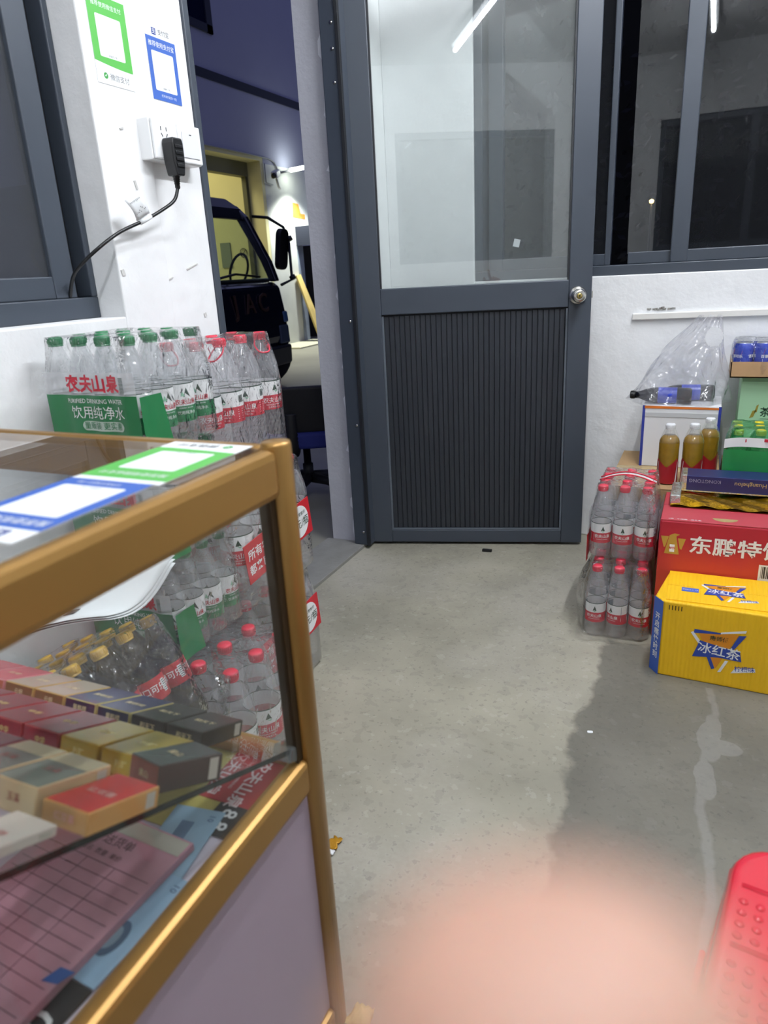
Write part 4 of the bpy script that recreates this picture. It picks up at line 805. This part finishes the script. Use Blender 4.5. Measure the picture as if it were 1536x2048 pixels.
part('inner_wall', WARM, (-14, XF-.5, 8.0, 8.2, 0, 4.5)); part('inner_back', WARM, (-14.2, -14, 2, 8.2, 0, 4.5)); part('inner_ceiling', mat('inner_ceiling_paint', 'b5b08c', .8), (-14, XF-.25, 2, 8.2, 4.5, 4.6)); part('inner_side', WARM, (-14, XF-.25, 2.8, 3.0, 0, 4.5))
part('doorway_void', mat('dark_void', '0a0a0c', .8), (XF-1.2, XF-1.1, 9.1, 9.97, 0, 1.72)); part('doorway_side', mat('void_side', '2a2a30', .8), (XF-1.1, XF-.25, 9.95, 10.0, 0, 1.7), (XF-1.1, XF-.25, 9.08, 9.12, 0, 1.7))
part('canopy', mat('canopy_panel', '7d8490', .6), (XF, XF+.35, 8.95, 10.1, 1.72, 1.95), bev=.02); part('canopy_edge', DKB, (XF, XF+.36, 8.92, 8.97, 1.66, 1.98)); part('blue_panel', mat('worn_blue', '8a94a4', .7, noise=.3, ns=4), (XF, XF+.015, 8.93, 9.12, 0, 1.70))
b = MB(); b.prism([(0, 0), (.42, -.02), (.42, .06), (.28, .07), (.22, .22), (.02, .24)], FR((XF+.003, 8.88, 2.13), (0, 1, 0), (0, 0, 1)), .002); b.build('orange_stain', mat('orange_paint', 'c07a2a', .8, noise=.35, ns=8), f)
b = MB(); b.tube([(-5.99+.07*cos(2*pi*k/24), 7.985, 1.57+.07*sin(2*pi*k/24)) for k in range(24)], .006, 6, closed=True); b.tube([(-6.04, 7.985, 1.52), (-5.94, 7.985, 1.62)], .006, 6); b.build('round_sign', BLACK, f)
b = MB(); b.box(-6.45, -6.25, 7.98, 7.995, 1.35, 1.75); b.build('notice_board', mat('notice', '7c8478', .7), f)
b = MB(); b.obox(FR((XF+.30, 9.35, .004), (1, 0, 0), (0, 1, 0)), .6, 3.2, .03); b.build('kerb', mat('pale_kerb', 'c9c6ae', .8), f)
b = MB(); b.tube(bez([(XF+.02, 6.4, 2.99), (XF+.02, 7.8, 2.99), (XF+.02, 8.35, 2.96), (XF+.02, 8.5, 2.80)], 5), .012, 6); b.tube([(XF+.02, 8.1, 2.9), (XF+.02, 8.1, 2.62), (XF+.02, 8.3, 2.6)], .010, 6); b.build('conduit', mat('conduit_grey', '8a8d90', .5), f)
t = thing('floodlight', 'lit white floodlight mounted on the warehouse wall beside the gate', 'floodlight', (XF, 8.62, 2.80))
b = MB(); b.obox(FR((.30, .12, .06), (1, .5, .15), (-.5, 1, 0)), .34, .16, .04); b.build('lamp_head', mat('flood_glow', 'ffffff', .3, emit='f6fff4', es=22.), t)
b = MB(); b.tube([(0, -.1, .0), (.10, .0, .02), (.18, .06, .05)], .018, 8); b.build('bracket', mat('conduit_grey', '8a8d90', .5), t)
sp = bpy.data.lights.new('floodlight_beam', 'SPOT'); sp.energy = 520; sp.spot_size = R(125); sp.spot_blend = .5; sp.color = (.95, 1, .93); sp.shadow_soft_size = .08
so = bpy.data.objects.new('floodlight_beam', sp); COL.objects.link(so); so.parent = t; so.location = (.36, .14, .02); so.rotation_euler = (R(0), R(-16), 0)
def cctv(loc, rz, label):
    t = thing('security_camera', label, 'camera', loc, rz); W = mat('cam_white', 'c9cbc8', .5)
    b = MB(); b.obox(FR((.16, 0, .05), (1, 0, -.25), (0, 1, 0)), .30, .10, .10); b.build('housing', W, t, .012)
    b = MB(); b.cyl((.30, 0, .01), (.325, 0, .005), .042, 14); b.build('lens', BLACK, t); b = MB(); b.tube([(-.1, 0, -.14), (.02, 0, -.12), (.12, 0, -.02)], .02, 8); b.build('bracket', W, t)
cctv((XF+.14, 8.28, 2.68), R(-70), 'grey security camera under the floodlight on the outer wall'); cctv((-7.1, 7.85, 2.62), R(-100), 'small security camera on the warm wall inside the gateway')
for x in (-9., -12.):
    L = bpy.data.lights.new('warehouse_light', 'AREA'); L.energy = 130; L.size = 2.0; L.color = (1, .93, .62); o = bpy.data.objects.new('warehouse_light', L); COL.objects.link(o); o.parent = f; o.location = (x+1.2, 5.5, 4.4)
b = MB(); b.prism([(0, 0), (.26, 0), (.17, 1.22), (.0, 1.2)], FR((XF+.42, 8.75, .02), (-.05, 1, 0), (-.35, 0, 1)), .03)
tag(b.build('plank', mat('bare_wood', 'c9b06a', .7, noise=.12, ns=6)), 'tall pale wooden plank leaning against the warehouse wall', 'plank')
b = MB(); b.tube([(XF+.80, 9.72, 0), (XF+.80, 9.72, 1.12)], .022, 8); b.lathe([(0, 1.16), (.03, 1.14), (.03, 1.11), (0, 1.1)], 12, (XF+.80, 9.72, 0)); b.lathe([(.14, 0), (.14, .02), (.03, .04)], 16, (XF+.80, 9.72, 0))
tag(b.build('barrier_post', mat('post_white', 'cfcabc', .5)), 'slim white post standing before the dark warehouse doorway', 'post')
# truck, front towards +x
TB = mat('truck_paint', '0b0f1c', .18, coat=.6); TK = mat('truck_black', '08090b', .35)
t = thing('truck', 'black cab-over truck parked at the warehouse gateway', 'truck', (-2.93, 3.56, 0), R(3))
hw = .72
def prof(ypts, name, m, y0, y1, bev=.03): b = MB(); b.prism(ypts, FR((0, y1, 0), (1, 0, 0), (0, 0, 1)), y1-y0); return b.build(name, m, t, bev, 3)
low = [(-1.5, .42), (-.02, .42), (.03, .50), (.02, .75), (-.03, 1.06), (-.12, 1.12), (-1.5, 1.12)]
prof(low, 'cab_lower', TB, -hw, hw, .05)
for y in (-hw, hw-.09): prof([(-.12, 1.11), (-.03, 1.11), (-.10, 1.32), (-.34, 1.78), (-.47, 1.90), (-.60, 1.90), (-.44, 1.74), (-.21, 1.33)], 'front_pillar', TB, y, y+.09, .02)
prof([(-.34, 1.74), (-.42, 1.86), (-.60, 1.98), (-1.5, 2.02), (-1.5, 1.88), (-.56, 1.86), (-.40, 1.74)], 'roof', TB, -hw, hw, .04)
for y in (-hw, hw-.07): prof([(-1.5, 1.1), (-1.42, 1.1), (-1.42, 1.9), (-1.5, 1.9)], 'rear_pillar', TB, y, y+.07, .01); prof([(-1.45, 1.1), (-.2, 1.1), (-.2, 1.14), (-1.45, 1.14)], 'door_sill', TB, y, y+.06, .01)
prof([(-.75, 1.99), (-1.5, 2.03), (-1.5, 2.42), (-1.30, 2.38)], 'wind_deflector', TB, -hw+.08, hw-.12, .04)
b = MB(); b.add([(-.10, -hw+.08, 1.13), (-.10, hw-.08, 1.13), (-.38, hw-.08, 1.77), (-.38, -hw+.08, 1.77)], [(0, 1, 2, 3)]); q = b.build('windscreen', clear('truck_glass', (.80, .88, .86), .03, (.7, .75, .75), 1.2, .03, .02), t); mm = q.modifiers.new('thick', 'SOLIDIFY'); mm.thickness = .006
b = MB(); b.box(-1.5, -.14, -hw+.02, hw-.02, 1.05, 1.15); b.obox(FR((-.75, -.35, 1.3), (1, 0, .2), (0, 1, 0)), .12, .45, .55); b.build('dashboard', TK, t, .02)
b = MB(); b.tube([(-.32+.05*cos(2*pi*k/20), .38+.17*sin(2*pi*k/20), 1.24+.16*cos(2*pi*k/20)) for k in range(20)], .014, 6, closed=True); b.build('steering_wheel', TK, t)
b = MB(); b.tube([(-.095, -.5, 1.15), (-.13, .0, 1.20), (-.12, .45, 1.165)], .012, 6); b.build('wiper', TK, t)
for i, ch in enumerate('JAC'):
    b = MB(); b.text(ch, .27, FR((.016, -.27+.26*i, .90), (0, 1, 0), (-.10, 0, 1)), 0, .005); q = b.build('letter', mat('letter_chrome', '6a5046', .35, .8), t); mm = q.modifiers.new('thick', 'SOLIDIFY'); mm.thickness = .012
prof([(-.5, .22), (.05, .24), (.06, .45), (-.5, .45)], 'bumper', mat('bumper_grey', '141820', .4), -hw+.02, hw-.02, .03)
for y in (-hw+.02, hw-.22): prof([(-.10, .46), (.045, .46), (.035, .66), (-.10, .66)], 'headlight', mat('headlight_glass', '4a5560', .1, .3), y, y+.20, .02)
for y in (-hw+.0, hw-.10): prof([(-.1, .68), (.035, .68), (.025, .80), (-.1, .80)], 'indicator', mat('indicator_glass', '3a5a7a', .1), y, y+.10, .02)
b = MB(); b.tube([(-.30, hw, 1.78), (-.14, hw+.05, 1.76), (-.02, hw+.16, 1.66), (.02, hw+.18, 1.50), (.02, hw+.18, 1.12), (-.02, hw, 1.07)], .016, 8); b.tube([(.02, hw+.18, 1.56), (.04, hw+.18, 1.52)], .035, 8); b.tube([(.02, hw+.18, 1.16), (.04, hw+.18, 1.12)], .035, 8)
mo = b.build('mirror_arm', TK, t); b = MB(); b.prism([(x, y) for x, y in rrect(.20, .42, .07)], FR((-.06, hw+.10, 1.44), (0, 1, 0), (.15, 0, 1)), .06); b.build('mirror', TK, mo, .01)
for y, r in ((hw-.10, 22), (-hw+.10, 22)):
    q = thing('x', 'x', 'x') if 0 else None
    b = MB(); b.lathe([(.15, -.10), (.27, -.10), (.325, -.07), (.335, -.03), (.335, .03), (.325, .07), (.27, .10), (.15, .10)], 28); b.lathe([(0, .06), (.15, .06), (.17, .09)], 20, m=1)
    q = b.build('wheel', [mat('tyre', '0a0a0b', .8), mat('wheel_steel', '303236', .5, .6)], t); q.location = (-.30, y, .332); q.rotation_euler = (R(90), 0, R(r))
b = MB(); b.box(-2.45, -1.55, -.8, .8, .55, 2.1); q = b.build('cargo_box', mat('cargo_grey', '20242c', .6), t, .02)
b = MB(); b.box(-2.4, -.4, -.35, .35, .35, .55); b.build('chassis', TK, t)
for y in (hw-.08, -hw+.08):
    b = MB(); b.lathe([(.15, -.10), (.27, -.10), (.325, -.07), (.335, -.03), (.335, .03), (.325, .07), (.27, .10), (.15, .10)], 24); b.lathe([(0, .06), (.15, .06), (.17, .09)], 20, m=1)
    q = b.build('wheel', [mat('tyre', '0a0a0b', .8), mat('wheel_steel', '303236', .5, .6)], t); q.location = (-2.0, y, .332); q.rotation_euler = (R(90), 0, 0)
# swivel chair just outside the doorway
t = thing('office_chair', 'black and blue swivel office chair standing outside the doorway', 'chair', (-.60, .55, -.004), R(118))
BK = mat('chair_black', '0d0d10', .6)
b = MB(); b.prism(rrect(.42, .42, .09), Matrix.Translation((0, 0, .325)), .085); b.build('seat', mat('seat_blue', '1f2a78', .75, bump=.1, bs=200), t, .018, 3)
b = MB(); b.prism([(x, y) for x, y in rrect(.40, .24, .07)], FR((-.20, 0, .52), (0, 1, 0), (-.12, 0, 1)), .035); b.build('backrest', BK, t, .012, 3)
P = bez([(-.05, .05, .325), (-.20, .05, .315), (-.262, .05, .345), (-.275, .05, .42), (-.262, .05, .52)], 9)
b = MB(); b.tube(P, [.026+.004*(k % 2) for k in range(len(P))], 10); b.build('back_bar', BK, t)
for s in (-1, 1):
    b = MB(); n = 22
    P = bez([(.05, s*.23, .33), (.16, s*.245, .36), (.17, s*.25, .48), (.12, s*.25, .545), (-.06, s*.25, .545), (-.10, s*.25, .50)], 5)
    b.tube(P, [.020+.004*(k % 2) for k in range(len(P))], 8); b.build('armrest', BK, t)
b = MB(); b.lathe([(.05, .30), (.05, .335), (.03, .335)], 14); b.lathe([(.028, .12), (.028, .20), (.02, .20), (.02, .31)], 14); b.build('gas_lift', BK, t)
for k in range(5):
    a = 2*pi*k/5+.35; e = (.25*cos(a), .25*sin(a))
    b = MB(); b.tube([(.02*cos(a), .02*sin(a), .125), (.12*cos(a), .12*sin(a), .115), (e[0], e[1], .07)], [.030, .024, .018], 8); leg = b.build('base_arm', BK, t)
    b = MB(); b.cyl((e[0]-.014*sin(a), e[1]+.014*cos(a), .029), (e[0]+.014*sin(a), e[1]-.014*cos(a), .029), .029, 14); b.box(e[0]-.012, e[0]+.012, e[1]-.012, e[1]+.012, .05, .075); b.build('castor', BK, leg)
# dark foliage added to hide the dusk sky beyond the windows, and a street lamp
def added_hedge(x0, x1, y, h, label):
    o = thing('added_hedge', label, 'added_hedge', ((x0+x1)/2, y, -.004)); w = (x1-x0)/2; rnd = random.Random(int(h*10))
    b = MB(); b.grid(lambda u, v: (-w+2*w*u, -.5+.25*sin(9*u)*sin(5*v), h*v*(.93+.07*sin(23*u))), 60, 16); b.grid(lambda u, v: (-w+2*w*u, -.5+1.2*v, h*(.93+.07*sin(23*u))), 60, 2); b.build('inner_foliage', mat('night_foliage', '060906', .9, bump=1., bs=5), o)
    b = MB(); v = []; fc = []
    for k in range(5200):
        p = Vector((rnd.uniform(-w, w), rnd.uniform(-.9, -.35), h*rnd.uniform(.01, 1.03))); d = Vector((rnd.gauss(0, 1), rnd.gauss(0, 1), rnd.gauss(0, 1))).normalized()*.09; e = d.orthogonal().normalized()*.05; i = len(v)
        v += [p-d, p+e, p+d, p-e]; fc.append((i, i+1, i+2, i+3))
    b.add(v, fc); c = b.build('leaves', mat('night_leaves', '050705', .8, noise=.4), o); c['kind'] = 'stuff'
added_hedge(-3.6, 13, 10.5, 7.0, 'tall dark foliage added to hide the dusk sky beyond the wide window')
added_hedge(-5, 9, -9.5, 6.4, 'tall unseen foliage added behind the shop to hide the dusk sky')
t = thing('street_lamp', 'small glowing street lamp far beyond the wide window', 'street lamp', (.554, 7.0, -.004))
b = MB(); b.tube([(0, 0, 0), (0, 0, 1.76)], .010, 8); b.build('pole', TK, t); b = MB(); b.lathe([(0, -.025), (.022, -.012), (.025, .012), (0, .025)], 12, (0, 0, 1.78)); b.build('globe', mat('lamp_glow', 'ffd27a', .3, emit='ffce70', es=16.), t)
# ------------------------------------------------------------------ red stool
RS = mat('red_stool_plastic', 'cf2c3c', .16)
t = thing('plastic_stool', 'red moulded plastic stool with a dotted seat at the edge of the aisle', 'stool', (1.517, -1.95, 0), R(-9))
b = MB(); S = .28; pr = rrect(S, S, .05, 6); n = len(pr); v = []; fc = []
lv = [(1.07, .385), (1.065, .42), (1.05, .438), (1.02, .4475), (.99, .450), (.96, .4495)]
for k, z in lv: v += [(x*k, y*k, z) for x, y in pr]
for i in range(len(lv)-1): fc += [(i*n+k, i*n+(k+1) % n, (i+1)*n+(k+1) % n, (i+1)*n+k) for k in range(n)]
fc.append(tuple((len(lv)-1)*n+k for k in range(n))); b.add(v, fc, 0, True); b.build('seat', RS, t)
for y in (-.106, -.019, .068): b = MB(); b.tube([(-.132, y, .4465), (.132, y, .4465)], .005, 8); b.build('seat_ridge', RS, t)
dm = MB(); dm.lathe([(.0052, 0), (.0044, .0012), (.0026, .0021), (0, .0025)], 12); dm = dm.mesh('grip_dot', RS)
for y0 in (.044, -.043):
    for r in range(4):
        for c in range(16): link('grip_dot', dm, t, M=Matrix.Translation((-.127+.0170*c, y0-.0165*r, .4493)))
for sx in (-1, 1):
    for sy in (-1, 1):
        b = MB(); top = [(sx*.150, sy*.150), (sx*.105, sy*.150), (sx*.112, sy*.112), (sx*.150, sy*.105)]; bot = [(sx*.185, sy*.185), (sx*.150, sy*.185), (sx*.158, sy*.158), (sx*.185, sy*.150)]
        b.add([(*p, .40) for p in top]+[(*p, 0) for p in bot], [(0, 1, 5, 4), (1, 2, 6, 5), (2, 3, 7, 6), (3, 0, 4, 7), (4, 5, 6, 7), (0, 3, 2, 1)]); b.build('leg', RS, t, .006)
for a in range(4):
    b = MB(); b.obox(Matrix.Rotation(a*pi/2, 4, 'Z') @ FR((0, .166, .23), (1, 0, 0), (0, 1, -.08)), .27, .008, .05); b.build('stretcher', RS, t, .003)
# ------------------------------------------------------------------ litter on the floor
t = thing('snack_wrapper', 'crumpled yellow and white snack wrapper on the floor by the counter', 'wrapper', (.673, -1.586, .001))
b = MB(); b.grid(lambda u, v: ((u-.5)*.022+.003*sin(9*v), (v-.5)*.034, .003+.005*abs(sin(5*u+7*v))), 6, 8); q = b.build('foil', mat('wrapper_yellow', 'b8861c', .3, .3), t); m = q.modifiers.new('thick', 'SOLIDIFY'); m.thickness = .0006
b = MB(); b.grid(lambda u, v: ((u-.4)*.02, -.017-.012*v, .002+.003*abs(sin(6*u+4*v))), 5, 4); q = b.build('white_corner', PAPER, t); m = q.modifiers.new('thick', 'SOLIDIFY'); m.thickness = .0006
b = MB(); b.lathe([(.0, .0005), (.006, .001), (.007, .004), (.004, .0075), (0, .008)], 12, (.692, -1.66, 0)); tag(b.build('pebble', mat('dark_pebble', '3a3a3a', .8)), 'small dark pebble on the floor beside the snack wrapper', 'pebble')
b = MB(); b.prism(rrect(.014, .009, .003), FR((1.117, -1.013, .0002), (1, .3, 0), (-.3, 1, 0)), .0015); tag(b.build('paper_bit', PAPER), 'tiny white paper bit on the damp floor patch', 'paper')

b2 = MB(); rnd = random.Random(3)
for k in range(90):
    x, y = rnd.uniform(.15, 1.0), rnd.uniform(-1.8, .2); s = rnd.uniform(.0008, .0026)*(2.2 if k % 23 == 0 else 1)
    M = Matrix.Translation((x, y, .0003)) @ Matrix.Rotation(rnd.uniform(0, 6), 4, 'Z'); b2.prism([(-s, -s*.6), (s*.8, -s), (s, s*.7), (-s*.5, s)], M, .0008)
q = b2.build('floor_grit', mat('pale_grit', 'a8a59c', .9)); tag(q, 'scattered pale grit and plaster crumbs on the concrete floor', 'grit', kind='stuff')
b = MB(); b.grid(lambda u, v: (.885+.022*(u-.5)*2*(1-.3*v), -1.895+.02*(v-.5)*2, .004+.016*sin(pi*u)*sin(pi*v)+.003*sin(17*u+9*v)), 8, 8); q = b.build('tissue', mat('yellow_tissue', 'd9bd7a', .8)); m = q.modifiers.new('thick', 'SOLIDIFY'); m.thickness = .001; tag(q, 'crumpled pale yellow tissue at the foot of the counter post', 'tissue')
# ------------------------------------------------------------------ the hand holding the camera, one fingertip before the lens
def cw(x, y, z): return CAM_LOC+CX*x+CUP*y+FW*z
pts = [];  edges = []; rad = []
def chain(root, lst):
    prev = root
    for (x, y, z, r) in lst:
        pts.append(cw(x, y, z)); rad.append(r); i = len(pts)-1
        if prev is not None: edges.append((prev, i))
        prev = i
    return prev
palm = chain(None, [(.030, -.140, -.045, .025)]); pal2 = chain(palm, [(.050, -.132, -.038, .022)]); pal3 = chain(palm, [(.020, -.122, -.028, .019)])
wr = chain(palm, [(.032, -.185, -.075, .025), (.034, -.26, -.12, .029), (.036, -.36, -.18, .033)])
k1 = chain(pal3, [(.018, -.098, -.008, .0125)]); chain(k1, [(.0100, -.060, .018, .0105), (.0080, -.036, .0260, .0104), (.0069, -.0228, .0280, .0100), (.0064, -.0148, .0278, .0080)])
for dx, dy in ((.026, 0), (.046, -.006), (.064, -.014)):
    k2 = chain(pal3 if dx < .03 else pal2, [(.018+dx, -.102+dy, -.018, .0125)]); chain(k2, [(.016+dx, -.080+dy, .014, .0095), (.014+dx, -.105+dy, .030, .0088), (.013+dx, -.122+dy, .012, .0078)])
th = chain(palm, [(-.006, -.140, -.030, .0145)]); chain(th, [(-.026, -.118, -.006, .0115), (-.030, -.096, .014, .0098), (-.030, -.082, .024, .0082)])
me = bpy.data.meshes.new('hand'); me.from_pydata([tuple(p) for p in pts], edges, []); SKIN = mat('skin', 'bd9482', .5, noise=.05, ns=40)
SKIN.node_tree.nodes['Principled BSDF'].inputs['Subsurface Weight'].default_value = .25; SKIN.node_tree.nodes['Principled BSDF'].inputs['Subsurface Radius'].default_value = (.006, .002, .001)
ho = bpy.data.objects.new('hand', me); COL.objects.link(ho); me.materials.append(SKIN)
sk = ho.modifiers.new('skin', 'SKIN'); sk.use_smooth_shade = True
for i, sv in enumerate(me.skin_vertices[0].data): sv.radius = (rad[i], rad[i]); sv.use_root = (i == palm)
sd = ho.modifiers.new('sub', 'SUBSURF'); sd.levels = 2; sd.render_levels = 2
tag(ho, 'bare hand with one raised fingertip right before the lens', 'hand')
bpy.data.objects.remove(TXO); bpy.data.curves.remove(TXC)
